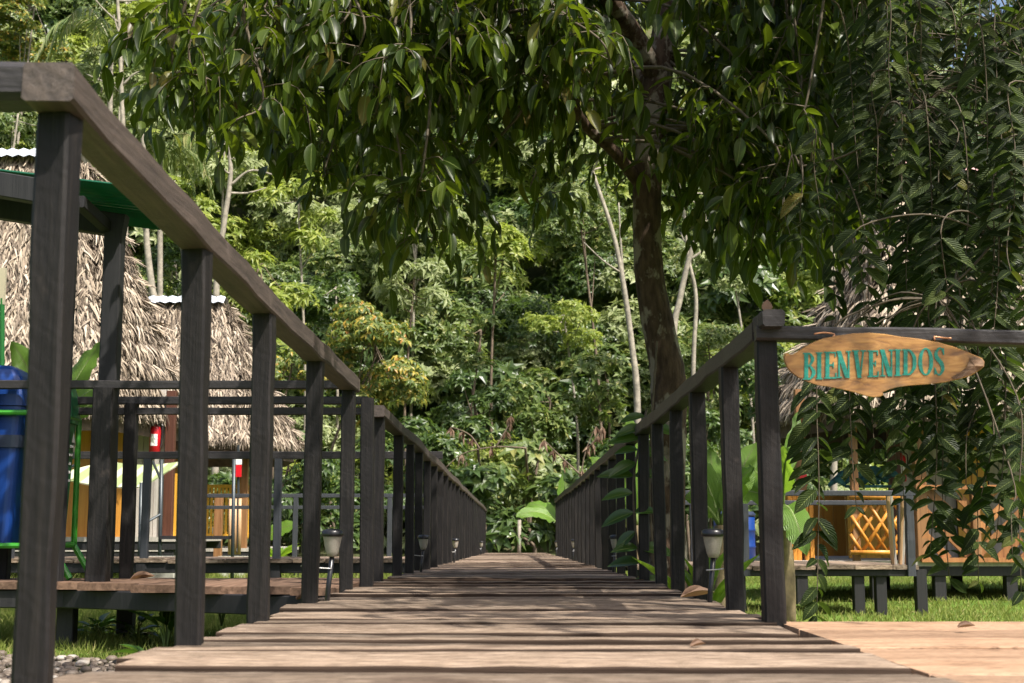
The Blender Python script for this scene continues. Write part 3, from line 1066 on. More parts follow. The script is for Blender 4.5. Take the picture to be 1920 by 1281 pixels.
for zz in (zt_, zk):
    b_ = MB()
    for yy in (8.55, 9.10):
        b_.tube([(xl_, yy, zz), (xr_, yy, zz)], .017, 8)
    for xx in (xl_, xr_):
        b_.tube([(xx, 8.55, zz), (xx, 9.10, zz)], .0165, 8)
    b_.build('frame', M['frame'], st)
bag = MB()
pB = at(139, 800, 9.05)
bagm, bt, bb_ = mat('clear_plastic', .25, .5)
bb_.inputs['Base Color'].default_value = (.5, .55, .5, 1)
bb_.inputs['Transmission Weight'].default_value = .85
bb_.inputs['IOR'].default_value = 1.05
bag.lathe(pB + (-.02, -.02, -.13), [(.01, -.04), (.035, -.03), (.042, .02), (.03, .08), (.015, .12), (.004, .14)], 10)
tag(bag.build('plastic_bag', bagm, None, True), 'small clear plastic bag hanging on the green bin stand', 'bag')

bd = thing('notice_board', 'beige board on a thin green post at the left edge', 'sign', at(2, 1050, 10.2))
b_ = MB()
b_.tube([at(4, 1060, 10.2), at(4, 560, 10.2)], .018, 8)
b_.build('post', M['darkgreen'], bd)
b_ = MB()
b_.box(at(-45, 537, 10.2), (.43, .03, .27))
b_.build('panel', M['beige'], bd)


# ------------------------------------------------------------------ thatched cabins
def thatch_face(b_, A, B, Cc, D_, nb, rng_, rows, L=(.15, .34), lift=.12, courses=False):
    """A,B eave ends, Cc,D_ ridge ends (above B, A); dry leaf blades hanging down the slope"""
    A, B, Cc, D_ = [np.asarray(p, float) for p in (A, B, Cc, D_)]
    nrm = unit(np.cross(B - A, D_ - A))
    s = rng_.rand(nb)
    t_ = rng_.rand(nb)
    wbot, wtop = np.linalg.norm(B - A), np.linalg.norm(Cc - D_)
    keep = rng_.rand(nb) < (wbot * (1 - t_) + wtop * t_) / wbot + .02
    s, t_ = s[keep], t_[keep]
    if courses:
        t_ = (np.floor(t_ * rows) + rng_.rand(len(t_)) * .35) / rows
    t_[: int(len(t_) * .10)] = rng_.rand(int(len(t_) * .10)) * .02
    lo = A + (B - A) * s[:, None]
    hi = D_ + (Cc - D_) * s[:, None]
    P = lo + (hi - lo) * t_[:, None]
    dn = unit(lo - hi)
    sd = unit(B - A)
    k = len(P)
    ln = rng_.uniform(L[0], L[1], k)
    P = P + nrm * rng_.uniform(.01, lift, k)[:, None] - dn * (ln * .5)[:, None]
    Dd = dn + sd * rng_.normal(0, .36, k)[:, None] + nrm * rng_.normal(.04, .22, k)[:, None] + np.array((0, 0, -.12))
    Nn = nrm + rng_.normal(0, .35, (k, 3))
    b_.leaves(T_STRIP, P, Dd, Nn, ln, rng_.uniform(.014, .036, k), 0)


def roof_of(root, xc, yf, dep, hw, hr, ze, zr_, seed, nb, cap='white'):
    rg_ = rngof(seed)
    yb, ym = yf + dep, yf + dep / 2
    plan = ((-.85, 0), (.85, 0), (1, .5), (.85, 1), (-.85, 1), (-1, .5))
    e = [np.array((xc + hw * p, yf + dep * q_, ze)) for p, q_ in plan]
    rl, rr_ = np.array((xc - hr, ym, zr_)), np.array((xc + hr, ym, zr_))
    b_ = MB()
    V_ = np.array(e + [p - (0, 0, .22) for p in e] + [rl, rr_, rl - (0, 0, .2), rr_ - (0, 0, .2)])
    b_.add(V_, [(0, 1, 13, 12), (3, 4, 12, 13), (7, 6, 14, 15), (10, 9, 15, 14)] + [(k, k + 6, (k + 1) % 6 + 6, (k + 1) % 6) for k in range(6)], 1)
    b_.Fs += [np.array([(1, 2, 13), (2, 3, 13), (4, 5, 12), (5, 0, 12), (8, 7, 15), (9, 8, 15), (11, 10, 14), (6, 11, 14)])]
    b_.MI += [1]
    dx = np.array((.01, 0, 0))
    thatch_face(b_, e[0], e[1], rr_, rl, nb, rg_, 12)
    thatch_face(b_, e[1], e[2], rr_ + dx, rr_, int(nb * .36), rg_, 14, lift=.16, courses=True)
    thatch_face(b_, e[2], e[3], rr_, rr_ - dx, int(nb * .2), rg_, 14, lift=.2, courses=True)
    thatch_face(b_, e[5], e[0], rl, rl - dx, int(nb * .36), rg_, 14, lift=.16, courses=True)
    thatch_face(b_, e[4], e[5], rl - dx, rl, int(nb * .2), rg_, 14, lift=.2, courses=True)
    thatch_face(b_, e[3], e[4], rl, rr_, int(nb * .2), rg_, 12)
    # layered leaf bundles stepping down the two hips that face the boardwalk
    for a, c_ in ((e[2], rr_), (e[5], rl)):
        sgn = 1 if a is e[2] else -1
        for k in range(12):
            t_ = (k + .3) / 12
            p = a + (c_ - a) * t_
            n1_ = 70
            P = p + np.stack([rg_.uniform(-.25, .10, n1_) * sgn, rg_.uniform(-.12, .35, n1_), rg_.uniform(.06, .13, n1_)], 1)
            Dd = np.stack([sgn * rg_.uniform(.6, 1.1, n1_), rg_.normal(-.15, .25, n1_), rg_.uniform(-.55, -.15, n1_)], 1)
            b_.leaves(T_STRIP, P, Dd, rg_.normal(0, .6, (n1_, 3)) + (sgn, -.4, 1), rg_.uniform(.2, .36, n1_), rg_.uniform(.02, .04, n1_), 0)
    rf = b_.build('roof', [M['thatch'], M['thatchcore']], root)
    b_ = MB()
    n_ = 40
    P = []
    for k in range(n_ + 1):
        xx = xc - hr - .1 + (2 * hr + .2) * k / n_
        bp = .03 * (k % 2)
        P.append([(xx, ym - .30, zr_ - .01 + bp), (xx, ym - .1, zr_ + .14 + bp), (xx, ym + .1, zr_ + .14 + bp), (xx, ym + .30, zr_ - .01 + bp)])
    P = np.array(P).reshape(-1, 3)
    fq = [(k * 4 + q_, k * 4 + 4 + q_, k * 4 + 5 + q_, k * 4 + 1 + q_) for k in range(n_) for q_ in range(3)]
    b_.add(P, fq)
    b_.build('ridge_cap', M[cap], rf)
    return rf


def boards(root, name, x0, x1, Y, z0, z1, m, seed, wd=.16, th=.025, parent=None, horiz=False):
    r_ = rngof(seed)
    b_ = MB()
    xx = x0
    while xx < x1 - .02:
        w_ = min(wd * r_.uniform(.85, 1.15), x1 - xx)
        b_.box((xx + w_ / 2, Y + r_.normal(0, .004), (z0 + z1) / 2), (w_ - .006, th, z1 - z0))
        xx += w_
    return b_.build(name, M[m], root)


def pillar(root, u, Y, z0, z1, w_, m, name='post'):
    b_ = MB()
    b_.beam([(xs(u, Y), Y, z0), (xs(u, Y), Y, z1)], w_, w_, rngof(int(u)), .002, .006, seg=6)
    return b_.build(name, M[m], root)


def cabin_floor(root, x0, x1, y0, y1, z, legs):
    b_ = MB()
    b_.box(((x0 + x1) / 2, (y0 + y1) / 2, z - .03), (x1 - x0, y1 - y0, .06))
    b_.build('floor', M['grayboard'], root)
    for yy in (y0 + .06, y1 - .06):
        b_ = MB()
        b_.beam([(x0, yy, z - .115), (x1, yy, z - .115)], .09, .11)
        b_.build('beam', M['black'], root)
    for (lx, ly) in legs:
        b_ = MB()
        b_.beam([(lx, ly, -.3), (lx, ly, z - .06)], .13, .13)
        b_.build('support_post', M['black'], root)


# cabin nearest on the left
ZE = CZ + 1.50
xa = xs(332, 19.5) - 3.0
cA = thing('thatched_cabin', 'thatched cabin with orange board wall, behind the green striped swing', 'cabin', (xa, 19.5, 0))
roof_of(cA, xa, 17.5, 4.0, 3.0, 1.45, ZE, at(100, 303, 19.5)[2], 41, 36000)
fz = CZ - .02
cabin_floor(cA, xa - 2.7, xs(335, 18.6), 18.6, 21.3, fz, [(xs(u, 18.7), 18.7) for u in (-80, 60, 190, 320)])
boards(cA, 'wall', xa - 2.4, xs(238, 18.75), 18.75, fz, ZE + .5, 'orange', 51, .33)
boards(cA, 'side_wall', xs(240, 18.85), xs(308, 18.85), 18.85, fz, ZE + .5, 'grayboard', 52, .15)
pillar(cA, 314, 18.8, fz, ZE + .4, .12, 'redpost')
boards(cA, 'door', xs(318, 19.3), xs(345, 19.3), 19.3, fz, fz + .85, 'yellow', 53, .12)
b_ = MB()
b_.box((xa - .5, 20.0, fz + .95), (3.4, 2.0, 1.9))
b_.build('room', M['brownwood'], cA)

# second cabin on the left
YB = 24.9
xb = xs(548, 26.9) - 3.2
cB = thing('thatched_cabin', 'smaller looking farther thatched cabin with a yellow slatted porch, left of the boardwalk', 'cabin', (xb, 27, 0))
roof_of(cB, xb, YB, 4.0, 3.2, 1.75, at(450, 832, YB)[2], at(360, 572, YB + 2.0)[2], 42, 26000)
zfB = at(430, 1028, 25.6)[2]
zeB = at(450, 832, YB)[2]
cabin_floor(cB, xb - 3, xs(500, 25.6), 25.6, 29.4, zfB, [(xs(u, 25.7), 25.7) for u in (250, 350, 410, 490)])
b_ = MB()
b_.box((xb - .9, 27.6, zfB + 1.1), (3.4, 3.0, 2.2))
b_.build('wall', M['orange'], cB)
pillar(cB, 456, 25.7, -.1, zeB + .3, .13, 'brownwood')
pillar(cB, 448, 26.2, zfB, zeB + .3, .12, 'orange')
pillar(cB, 409, 24.6, -.1, at(409, 932, 24.6)[2], .13, 'brownwood')
for u in (432, 441, 449):
    b_ = MB()
    b_.tube([at(u - 1, 1040, 24.55), at(u + 1, 935, 24.55)], .035, 7)
    b_.build('railing_pole', M['tan'], cB, True)
b_ = MB()
za, zc = at(430, 912, 25.9)[2], at(430, 1010, 25.9)[2]
for u in range(388, 470, 7):
    b_.box((xs(u, 25.9), 25.9, (za + zc) / 2), (.045, .03, za - zc))
b_.box((xs(428, 25.9), 25.88, za), (.85, .05, .06))
b_.box((xs(428, 25.9), 25.88, zc + .05), (.85, .05, .06))
b_.build('porch_railing', M['yellow'], cB)

# cabin behind the sign
xc = xs(1462, 18) + 3.2
zeC = at(1465, 765, 16)[2]
cC = thing('thatched_cabin', 'thatched cabin with lattice and slanted board porch rails, behind the hanging leaves', 'cabin', (xc, 18.5, 0))
roof_of(cC, xc, 16, 4, 3.2, 1.45, zeC, at(1790, 330, 18.0)[2], 43, 32000, 'pinkmetal')
zfC = at(1700, 1052, 16.3)[2]
cabin_floor(cC, xs(1480, 16.3), xc + 3.3, 16.3, 20.5, zfC, [(xs(u, 16.4), 16.4) for u in (1500, 1640, 1757, 1890)] + [(xs(1790, 19.5), 19.5), (xs(1655, 19.5), 19.5)])
pillar(cC, 1605, 16.35, zfC, zeC + .3, .085, 'brownwood')
pillar(cC, 1728, 16.35, zfC, zeC + .3, .13, 'brownwood')
pillar(cC, 1681, 17.2, zfC, zeC + .5, .13, 'redpost')
pillar(cC, 1505, 16.9, zfC, zeC + .3, .11, 'brownwood')
boards(cC, 'wall', xs(1686, 18.2), xs(1795, 18.2), 18.2, zfC, zeC + .8, 'grayboard', 56, .15)
boards(cC, 'wall', xs(1858, 18.2), xc + 2.9, 18.2, zfC, zeC + .8, 'grayboard', 57, .15)
boards(cC, 'door', xs(1797, 18.15), xs(1856, 18.15), 18.15, zfC, zfC + 1.75, 'yellow', 58, .2)
boards(cC, 'wall', xs(1590, 18.4), xs(1684, 18.4), 18.4, zfC, zfC + .85, 'yellow', 59, .2)
boards(cC, 'wall', xs(1460, 20.3), xs(1590, 20.3), 20.3, zfC, zfC + .9, 'orange', 60, .2)
b_ = MB()
b_.box((xc + .9, 19.4, zfC + 1.1), (4.0, 2.0, 2.2))
b_.build('room', M['black'], cC)


def panel(root, name, u0, u1, v0, v1, Y, m, lines, rnd, wd):
    """porch rail panel: frame plus slanted bars; lines = list of ((u,v),(u,v))"""
    b_ = MB()
    for k, (p, q_) in enumerate(lines):
        a, c_ = at(*p, Y + .012 * (k % 3)), at(*q_, Y + .012 * (k % 3))
        if rnd:
            b_.tube([a, c_], wd / 2, 8)
        else:
            b_.beam([a, c_], .03, wd, rngof(k), .001, .004)
    za_, zb2 = at(u0, v0, Y)[2], at(u0, v1, Y)[2]
    b_.box(((xs(u0, Y) + xs(u1, Y)) / 2, Y - .05, za_), (xs(u1, Y) - xs(u0, Y), .06, .05))
    b_.box(((xs(u0, Y) + xs(u1, Y)) / 2, Y - .05, zb2), (xs(u1, Y) - xs(u0, Y), .06, .05))
    return b_.build(name, M[m], root, rnd)


def clipseg(p, q_, u0, u1, v0, v1):
    (x0, y0), (x1, y1) = p, q_
    t0, t1 = 0., 1.
    for d_, lo, hi, s0 in ((x1 - x0, u0, u1, x0), (y1 - y0, v0, v1, y0)):
        if abs(d_) < 1e-9:
            continue
        a, b2 = (lo - s0) / d_, (hi - s0) / d_
        t0, t1 = max(t0, min(a, b2)), min(t1, max(a, b2))
    return None if t1 - t0 < .08 else ((x0 + (x1 - x0) * t0, y0 + (y1 - y0) * t0), (x0 + (x1 - x0) * t1, y0 + (y1 - y0) * t1))


ln = []
for k in range(-6, 12):
    for sgn in (1, -1):
        uu = 1592 + k * 24
        s_ = clipseg((uu, 1036), (uu + sgn * 66, 934), 1594, 1692, 934, 1036)
        if s_:
            ln.append(s_)
panel(cC, 'lattice_rail', 1592, 1694, 932, 1036, 16.3, 'orange', ln, True, .042)
ln = []
for k in range(-8, 9):
    s_ = clipseg((1735 + k * 46, 915), (1735 + k * 46 + 135, 1048), 1732, 1828, 916, 1048)
    if s_:
        ln.append(s_)
    s_ = clipseg((1826 + k * 46, 1048), (1826 + k * 46 + 135, 915), 1832, 1990, 916, 1048)
    if s_:
        ln.append(s_)
panel(cC, 'slanted_board_rail', 1724, 1995, 914, 1050, 16.3, 'rustwood', ln, False, .095)
pillar(cC, 1830, 16.28, zfC, at(1830, 912, 16.3)[2], .09, 'brownwood')
for u in (1482, 1490, 1498, 1512, 1522):
    pillar(cC, u, 16.7, zfC, at(u, 930, 16.7)[2], .05, 'orange', 'railing_pole')

# walkway on the right and its railing
zw4 = at(1500, 1060, 13.4)[2]
walkway('slate-railed side walkway on tall black legs in front of the lattice porch', AR + .3, xs(1722, 13.4), 13.4, 15.6, zw4, 'deck', 34,
        [(xs(u, 13.5), 13.5) for u in (1385, 1606, 1647)] + [(xs(1720, 13.5), 13.46)], 'side_walkway', beamh=.06)
side_rail('slate railing of the raised walkway below the welcome sign', 1270, 1718, 13.42, 920, (1395, 1706), zw4, m='slate', low=None, pm='slate', thick=.05)
rr2 = thing('walkway_railing', 'second slate railing at the back of the raised walkway behind the banana plant', 'railing', at(1400, 1040, 15.5))
b_ = MB()
b_.beam([at(1250, 943, 15.5), at(1700, 943, 15.5)], .05, .05)
b_.build('top_rail', M['slate'], rr2)
post(rr2, xs(1300, 15.5), 15.5, zw4 - .1, at(1300, 943, 15.5)[2] - .02, .07, 7, 'slate', 0)
post(rr2, xs(1690, 15.5), 15.5, zw4 - .1, at(1690, 943, 15.5)[2] - .02, .07, 8, 'slate', 0)
pb = thing('leaning_pole_bundle', 'grey weathered boards leaning against the slate railing', 'boards', at(1680, 1058, 13.6))
for k, (ua, ub) in enumerate(((1664, 1674), (1670, 1678), (1692, 1688), (1698, 1692), (1704, 1699))):
    b_ = MB()
    b_.beam([at(ub, 1058, 13.62 + .01 * k), at(ua, 928, 13.50 + .01 * k)], .03, .035)
    b_.build('board', M['grayboard'] if k % 2 else M['tan'], pb)


# ------------------------------------------------------------------ small things around the cabins
def extinguisher(label, u, v, Y, hpx):
    h_ = hpx / F * Y
    c = at(u, v, Y)
    root = thing('fire_extinguisher', label, 'fire extinguisher', c - (0, 0, h_ / 2), 'red fire extinguishers on the cabins')
    c0 = c - (0, 0, h_ / 2)
    r_ = h_ * .155
    b_ = MB()
    b_.lathe(c0, [(r_ * .8, 0), (r_, .02 * h_), (r_, .68 * h_), (r_ * .85, .76 * h_), (r_ * .35, .82 * h_), (r_ * .3, .86 * h_)], 18)
    b_.build('cylinder', M['red'], root, True)
    b_ = MB()
    b_.lathe(c0, [(r_ * .3, .86 * h_), (r_ * .32, .9 * h_), (r_ * .2, .94 * h_)], 10)
    b_.box(c0 + (.0, -r_ * .3, .95 * h_), (r_ * .35, r_ * 1.8, .03 * h_))
    b_.box(c0 + (.0, -r_ * .3, 1.0 * h_), (r_ * .3, r_ * 1.6, .025 * h_))
    b_.build('valve', M['lampblack'], root)
    b_ = MB()
    b_.tube(curve([c0 + (r_ * .3, 0, .88 * h_), c0 + (r_ * 1.3, 0, .8 * h_), c0 + (r_ * 1.25, -.01, .4 * h_), c0 + (r_ * 1.15, -.02, .2 * h_)], 10), r_ * .13, 6)
    b_.build('hose', M['lampblack'], root)
    b_ = MB()
    th = [R(a) for a in range(-125, -50, 12)]
    V_ = np.array([c0 + (math.cos(a) * (r_ + .002), math.sin(a) * (r_ + .002), z_) for z_ in (.22 * h_, .55 * h_) for a in th])
    n_ = len(th)
    b_.add(V_, [(k, k + 1, n_ + k + 1, n_ + k) for k in range(n_ - 1)])
    b_.build('label', M['labelwhite'], root)


extinguisher('red fire extinguisher with white label hanging on the grey boards of the orange cabin', 291, 818, 18.7, 66)
extinguisher('dark red fire extinguisher hanging in the shade beside the door of the lattice-porch cabin', 1689, 872, 17.6, 62)
for lab, u, v, Y, w_, h_ in (('red and white safety sign on the slim pole of the far left cabin porch', 446, 878, 24.5, 14, 34), ('red and white safety sign behind the long hanging leaf spray', 1506, 894, 16.6, 13, 34)):
    c = at(u, v, Y)
    root = thing('safety_sign', lab, 'sign', c)
    hw_, hh_ = w_ / F * Y, h_ / F * Y
    b_ = MB()
    b_.box(c - (0, 0, hh_ * .15), (hw_, .03, hh_ * .66))
    b_.build('panel', M['red'], root)
    b_ = MB()
    b_.box(c + (0, 0, hh_ * .37), (hw_, .032, hh_ * .34))
    b_.build('header', M['labelwhite'], root)
    if u < 500:
        b_ = MB()
        b_.beam([at(u + 1, 835, Y + .04), at(u + 1, 1036, Y + .04)], .04, .04)
        b_.build('post', M['steel'], root)

# garden swing with striped canopy
YS = 16.6
sw = thing('garden_swing', 'garden swing with a green striped canvas canopy and dark steel poles', 'swing', atg(235, YS))
cp = [at(95, 893, YS), at(268, 915, YS + .2), at(345, 866, YS + 1.3), at(200, 866, YS + 1.3)]
b_ = MB()
n_ = 8
G = np.array([[(cp[0] * (1 - a) + cp[1] * a) * (1 - c_) + (cp[3] * (1 - a) + cp[2] * a) * c_ - np.array((0, 0, .05 * math.sin(math.pi * a))) for c_ in np.linspace(0, 1, n_)] for a in np.linspace(0, 1, n_)]).reshape(-1, 3)
fq = [(i_ * n_ + j_, i_ * n_ + j_ + 1, i_ * n_ + n_ + j_ + 1, i_ * n_ + n_ + j_) for i_ in range(n_ - 1) for j_ in range(n_ - 1)]
b_.add(np.concatenate([G, G + (0, 0, .012)]), fq + [tuple(x + len(G) for x in f_[::-1]) for f_ in fq])
b_.build('canopy', M['canvas'], sw)
for (u, Y, vt) in ((264, YS + .1, 905), (302, YS + .25, 862), (110, YS + .1, 890), (205, YS + 1.2, 862), (438, YS + .3, 858)):
    b_ = MB()
    b_.tube([atg(u, Y, -.05), at(u + 1, vt, Y)], .022, 7)
    b_.build('pole', M['steel'], sw, True)
for p, q_ in (((96, 893, YS), (150, 868, YS)), ((265, 985, YS), (300, 965, YS + .2)), ((286, 865, YS + .2), (302, 900, YS + .25))):
    b_ = MB()
    b_.tube([at(*p), at(*q_)], .016, 6)
    b_.build('brace', M['steel'], sw)
b_ = MB()
b_.box(at(370, 1008, YS + .4), (.80, .4, .04))
b_.build('seat', M['black'], sw)
for lab, u, Y, w_ in (('concrete block holding the pole of the striped swing', 304, 16.2, .34), ('concrete block at the foot of the second cabin porch, grass around it', 437, 21.9, .42)):
    c = at(u, 1043, Y)
    b_ = MB()
    b_.beam([c - (0, 0, c[2]), c], w_, .25, rngof(3), .003, .012)
    tag(b_.build('concrete_block', M['concrete']), lab, 'block')
b_ = MB()
c = at(1632, 898, 17.0)
rg2 = rngof(4)
for k in range(14):
    q0 = c + rg2.normal(0, 1, 3) * (.17, .03, .035)
    b_.tube(curve([q0 + (-.1, 0, -.03), q0 + (0, -.03, .03 + .03 * rg2.rand()), q0 + (.1, 0, -.02)], 6), [.02, .045, .02], 7)
b_.box(c - (0, 0, .09), (.6, .1, .03))
tag(b_.build('folded_hammock', M['cloth'], None, True), 'crumpled teal and black cloth piled on the porch rail', 'cloth')
b_ = MB()
c = atg(1377, 15.0, zw4)
hb = at(1377, 965, 15.0)[2] - zw4
bb = thing('blue_drum', 'blue plastic drum behind the post with the stake lamp', 'drum', c)
b_.lathe(c, [(.19, 0), (.215, .03), (.215, hb * .3), (.225, hb * .32), (.215, hb * .35), (.215, hb * .65), (.225, hb * .67), (.215, hb * .7), (.215, hb - .02), (.18, hb)], 24)
b_.build('body', M['blue'], bb, True)
b_ = MB()
b_.lathe(c, [(.222, hb - .02), (.226, hb), (.2, hb + .03), (.05, hb + .035)], 24)
b_.build('lid', M['bluedark'], bb, True)
b_ = MB()
b_.tube([at(973, 1050, 38.6), at(974, 975, 38.6)], .05, 7)
tag(b_.build('wooden_stake', M['palebark'], None, True), 'pale stake standing at the far end of the boardwalk', 'stake')

# ------------------------------------------------------------------ dead leaves lying about
for lab, u, v, Y, L_, az in (('large curled brown leaf lying beside the post of the lamp near the sign', 1306, 1118, 6.15, .15, 10), ('curled dark leaf lying on the reddish side walkway', 270, 1086, 8.75, .15, 5),
                             ('small brown leaf lying in the middle of the nearest planks', 1305, 1214, 3.42, .045, 30), ('thin dark leaf lying on the pale fresh platform', 1805, 1178, 4.1, .05, -10),
                             ('small reddish leaf lying on the deck edge by the left lamp', 566, 1126, 5.9, .06, 60)):
    z_ = deck_z(Y) + .012
    p = atg(u, Y, z_)
    a = R(az)
    dd = np.array((math.cos(a), math.sin(a), .04))
    nn = int(L_ * 60) + 4
    Tm = grid_leaf(6, ellip, .22, -.10)
    b_ = MB()
    b_.leaves(Tm, [p - dd * L_ / 2], [dd], np.array([(0, -.25, 1.0)]), L_, L_ * .42)
    b_.leaves(Tm, [p - dd * L_ / 2 + (0, .004, .003)], [dd + (0, .12, 0)], np.array([(0, .7, .7)]), L_ * .95, L_ * .4)
    tag(b_.build('dead_leaf', M['dead'], None, True), lab, 'leaf', 'dead leaves lying on the planks')
b_ = MB()
p = at(1437, 577, 4.48)
b_.leaves(T_MID, [p + (0, 0, -.018)], [np.array((.1, 0, 1.0))], np.array([(0, -1.0, .2)]), .045, .035)
tag(b_.build('dead_leaf', M['dead'], None, True), 'pinkish dead leaf standing on top of the sign post', 'leaf', 'dead leaves lying on the planks')

# ------------------------------------------------------------------ grass, pebbles, weeds
rg = rngof(77)


def blades(n_, x0, x1, y0, y1, h0, h1, w_, dens=None):
    x = rg.uniform(x0, x1, n_)
    yv = rg.uniform(y0, y1, n_)
    # tufts
    k = n_ // 3
    src = rg.randint(0, n_, k)
    x[:k] = x[src] + rg.normal(0, .03, k)
    yv[:k] = yv[src] + rg.normal(0, .03, k)
    P = np.stack([x, yv, ground_z(x, yv) - .005], 1)
    D = np.stack([rg.normal(0, .45, n_), rg.normal(0, .45, n_), np.ones(n_)], 1)
    N_ = rg.normal(0, 1, (n_, 3)) * (1, 1, .1)
    return P, D, N_, rg.uniform(h0, h1, n_), np.full(n_, w_)


b_ = MB()
for a in ((34000, -6.5, -1.0, 7.3, 13.5, .03, .10, .008), (12000, -9, -1.0, 13.5, 24, .08, .22, .014), (70000, 1.0, 11, 10.5, 33, .03, .085, .013), (9000, 1.0, 4, 4.6, 10.5, .03, .08, .009), (9000, -9, -1, 24, 34, .1, .25, .02)):
    b_.leaves(T_BLADE, *blades(*a))
tag(b_.build('grass', M['grass']), 'short bright green grass of the lawn', 'grass', kind='stuff')
b_ = MB()
rgp = rngof(12)
ico = MB()
sph = []
for la in (-60, -20, 20, 60):
    for lo in range(0, 360, 45):
        sph.append((math.cos(R(la)) * math.cos(R(lo)), math.cos(R(la)) * math.sin(R(lo)), math.sin(R(la))))
sph = np.array(sph)
sf = [(r_ * 8 + k, r_ * 8 + (k + 1) % 8, r_ * 8 + 8 + (k + 1) % 8, r_ * 8 + 8 + k) for r_ in range(3) for k in range(8)]
n_ = 2600
px_ = rgp.uniform(-4.2, -1.0, n_)
py_ = 6.0 + rgp.rand(n_) ** 1.2 * 1.55 + .15 * np.sin(px_ * 4)
for k in range(n_):
    s_ = rgp.uniform(.013, .034) * np.array((1.2, .95, .62)) * rgp.uniform(.8, 1.25, 3)
    a = rgp.uniform(0, 6.28)
    rot = np.array(((math.cos(a), -math.sin(a), 0), (math.sin(a), math.cos(a), 0), (0, 0, 1)))
    b_.add((sph * s_) @ rot.T + (px_[k], py_[k], .012 + rgp.uniform(-.008, .03)), sf)
    b_.Fs.append(np.array([[7, 6, 5, 4, 3, 2, 1, 0], [24, 25, 26, 27, 28, 29, 30, 31]]) + b_.n - 32)
    b_.MI.append(0)
tag(b_.build('pebbles', M['pebble'], None, True), 'grey river pebbles below the left edge of the boardwalk', 'pebbles', kind='stuff')


def rosette_plant(name, label, cat, p, n_, L, Wd, m, up=.8, h=0.0, seed=1, group=None):
    r_ = rngof(seed)
    root = thing(name, label, cat, p, group)
    p = np.asarray(p, float)
    a = r_.uniform(0, 6.28, n_)
    el = r_.uniform(up - .35, up + .35, n_)
    D = np.stack([np.cos(a) * np.cos(el), np.sin(a) * np.cos(el), np.sin(el)], 1)
    P = p + np.stack([np.zeros(n_), np.zeros(n_), r_.uniform(0.2, 1, n_) * h], 1) + D * .05
    N_ = np.stack([-np.cos(a) * np.sin(el), -np.sin(a) * np.sin(el), np.cos(el)], 1) + r_.normal(0, .15, (n_, 3))
    b_ = MB()
    ln_ = r_.uniform(.7, 1.1, n_) * L
    b_.leaves(T_BIG, P, D, N_, ln_, ln_ * Wd)
    b_.build('leaves', M[m], root, True)
    b_ = MB()
    for k in range(n_):
        b_.tube([p + (0, 0, -.03), (p + P[k]) / 2 + (0, 0, .02), P[k]], .006, 5)
    b_.build('stem', M['greenstem'], root)


rosette_plant('leafy_weed', 'broad-leaved dark weed on the lawn behind the second near post', 'weed', atg(318, 8.3, -.02), 9, .20, .45, 'vineleaf', .75, .3, 3)
rosette_plant('leafy_weed', 'low dark weed sprawling on the grass beside the walkway leg', 'weed', atg(190, 9.3, 0), 16, .13, .5, 'vineleaf', .35, .10, 4)
rosette_plant('leafy_weed', 'low dark weed at the foot of the two thin legs', 'weed', atg(262, 9.0, 0), 14, .12, .5, 'vineleaf', .35, .10, 5)
rosette_plant('leafy_weed', 'dark weed at the edge of the pebbles by the deck', 'weed', atg(290, 7.35, 0), 9, .16, .4, 'vineleaf', .25, .05, 6)
rosette_plant('leafy_weed', 'dark weed under the deck edge by the third near post', 'weed', atg(420, 9.2, .12), 9, .16, .5, 'vineleaf', .4, .15, 8)
rosette_plant('lime_leaved_plant', 'upright lime green leaves standing behind the lamp next to the sign', 'plant', atg(1318, 8.6, .0), 9, .55, .22, 'heli', 1.25, .1, 9)
rosette_plant('lime_leaved_plant', 'yellow-green leafy plant beyond the slate railing of the far left walkway', 'plant', atg(520, 24.6, .15), 14, .40, .25, 'heli', .7, .1, 10)


# ------------------------------------------------------------------ banana plants
def banana_leaf(p0, p1, Wd, arch, face, seed, n_=14):
    r_ = rngof(seed)
    p0, p1 = np.asarray(p0, float), np.asarray(p1, float)
    c_ = (p0 + p1) / 2 + np.array((0, 0, arch))
    ts = np.linspace(0, 1, n_ + 1)
    mid = (1 - ts)[:, None] ** 2 * p0 + 2 * (ts * (1 - ts))[:, None] * c_ + ts[:, None] ** 2 * p1
    tg = unit(np.gradient(mid, axis=0))
    fc = np.asarray(face, float)
    sd = unit(np.cross(tg, fc))
    nr = np.cross(sd, tg)
    b_ = MB()
    wd = np.array([0.012 if t_ < .14 else Wd * max(.03, math.sin(math.pi * ((t_ - .14) / .86) ** .75) ** .6) for t_ in ts])
    vs, uv = [], []
    for k in range(n_ + 1):
        for s in (-1, -.5, 0, .5, 1):
            wv_ = wd[k] * .5 * (1 + .08 * r_.normal() * (abs(s) == 1))
            vs.append(mid[k] + sd[k] * s * wv_ + nr[k] * (.16 * wd[k] * abs(s) - .10 * wd[k] * s * s * 2 + .015 * r_.normal() * (abs(s) == 1)))
            uv.append((ts[k], s))
    fq = [(k * 5 + j_, k * 5 + 5 + j_, k * 5 + 6 + j_, k * 5 + 1 + j_) for k in range(n_) for j_ in range(4)]
    b_.add(vs, fq, 0, np.array(uv))
    b_.tube(mid + nr * -.008, np.linspace(.02, .004, n_ + 1), 6, 1)
    return b_


def banana(label, base, top, leaves_, rs, seed=0):
    root = thing('banana_plant', label, 'banana plant', base)
    b_ = MB()
    b_.tube(curve([base, (np.asarray(base) + top) / 2 + (.02, 0, 0), top], 8), [rs * 1.25, rs, rs * .6], 10)
    b_.build('trunk', M['stem'], root, True)
    for k, (p1, Wd, arch, face) in enumerate(leaves_):
        banana_leaf(top, p1, Wd, arch, face, seed + k).build('leaf', [M['banana'], M['greenstem']], root, True)


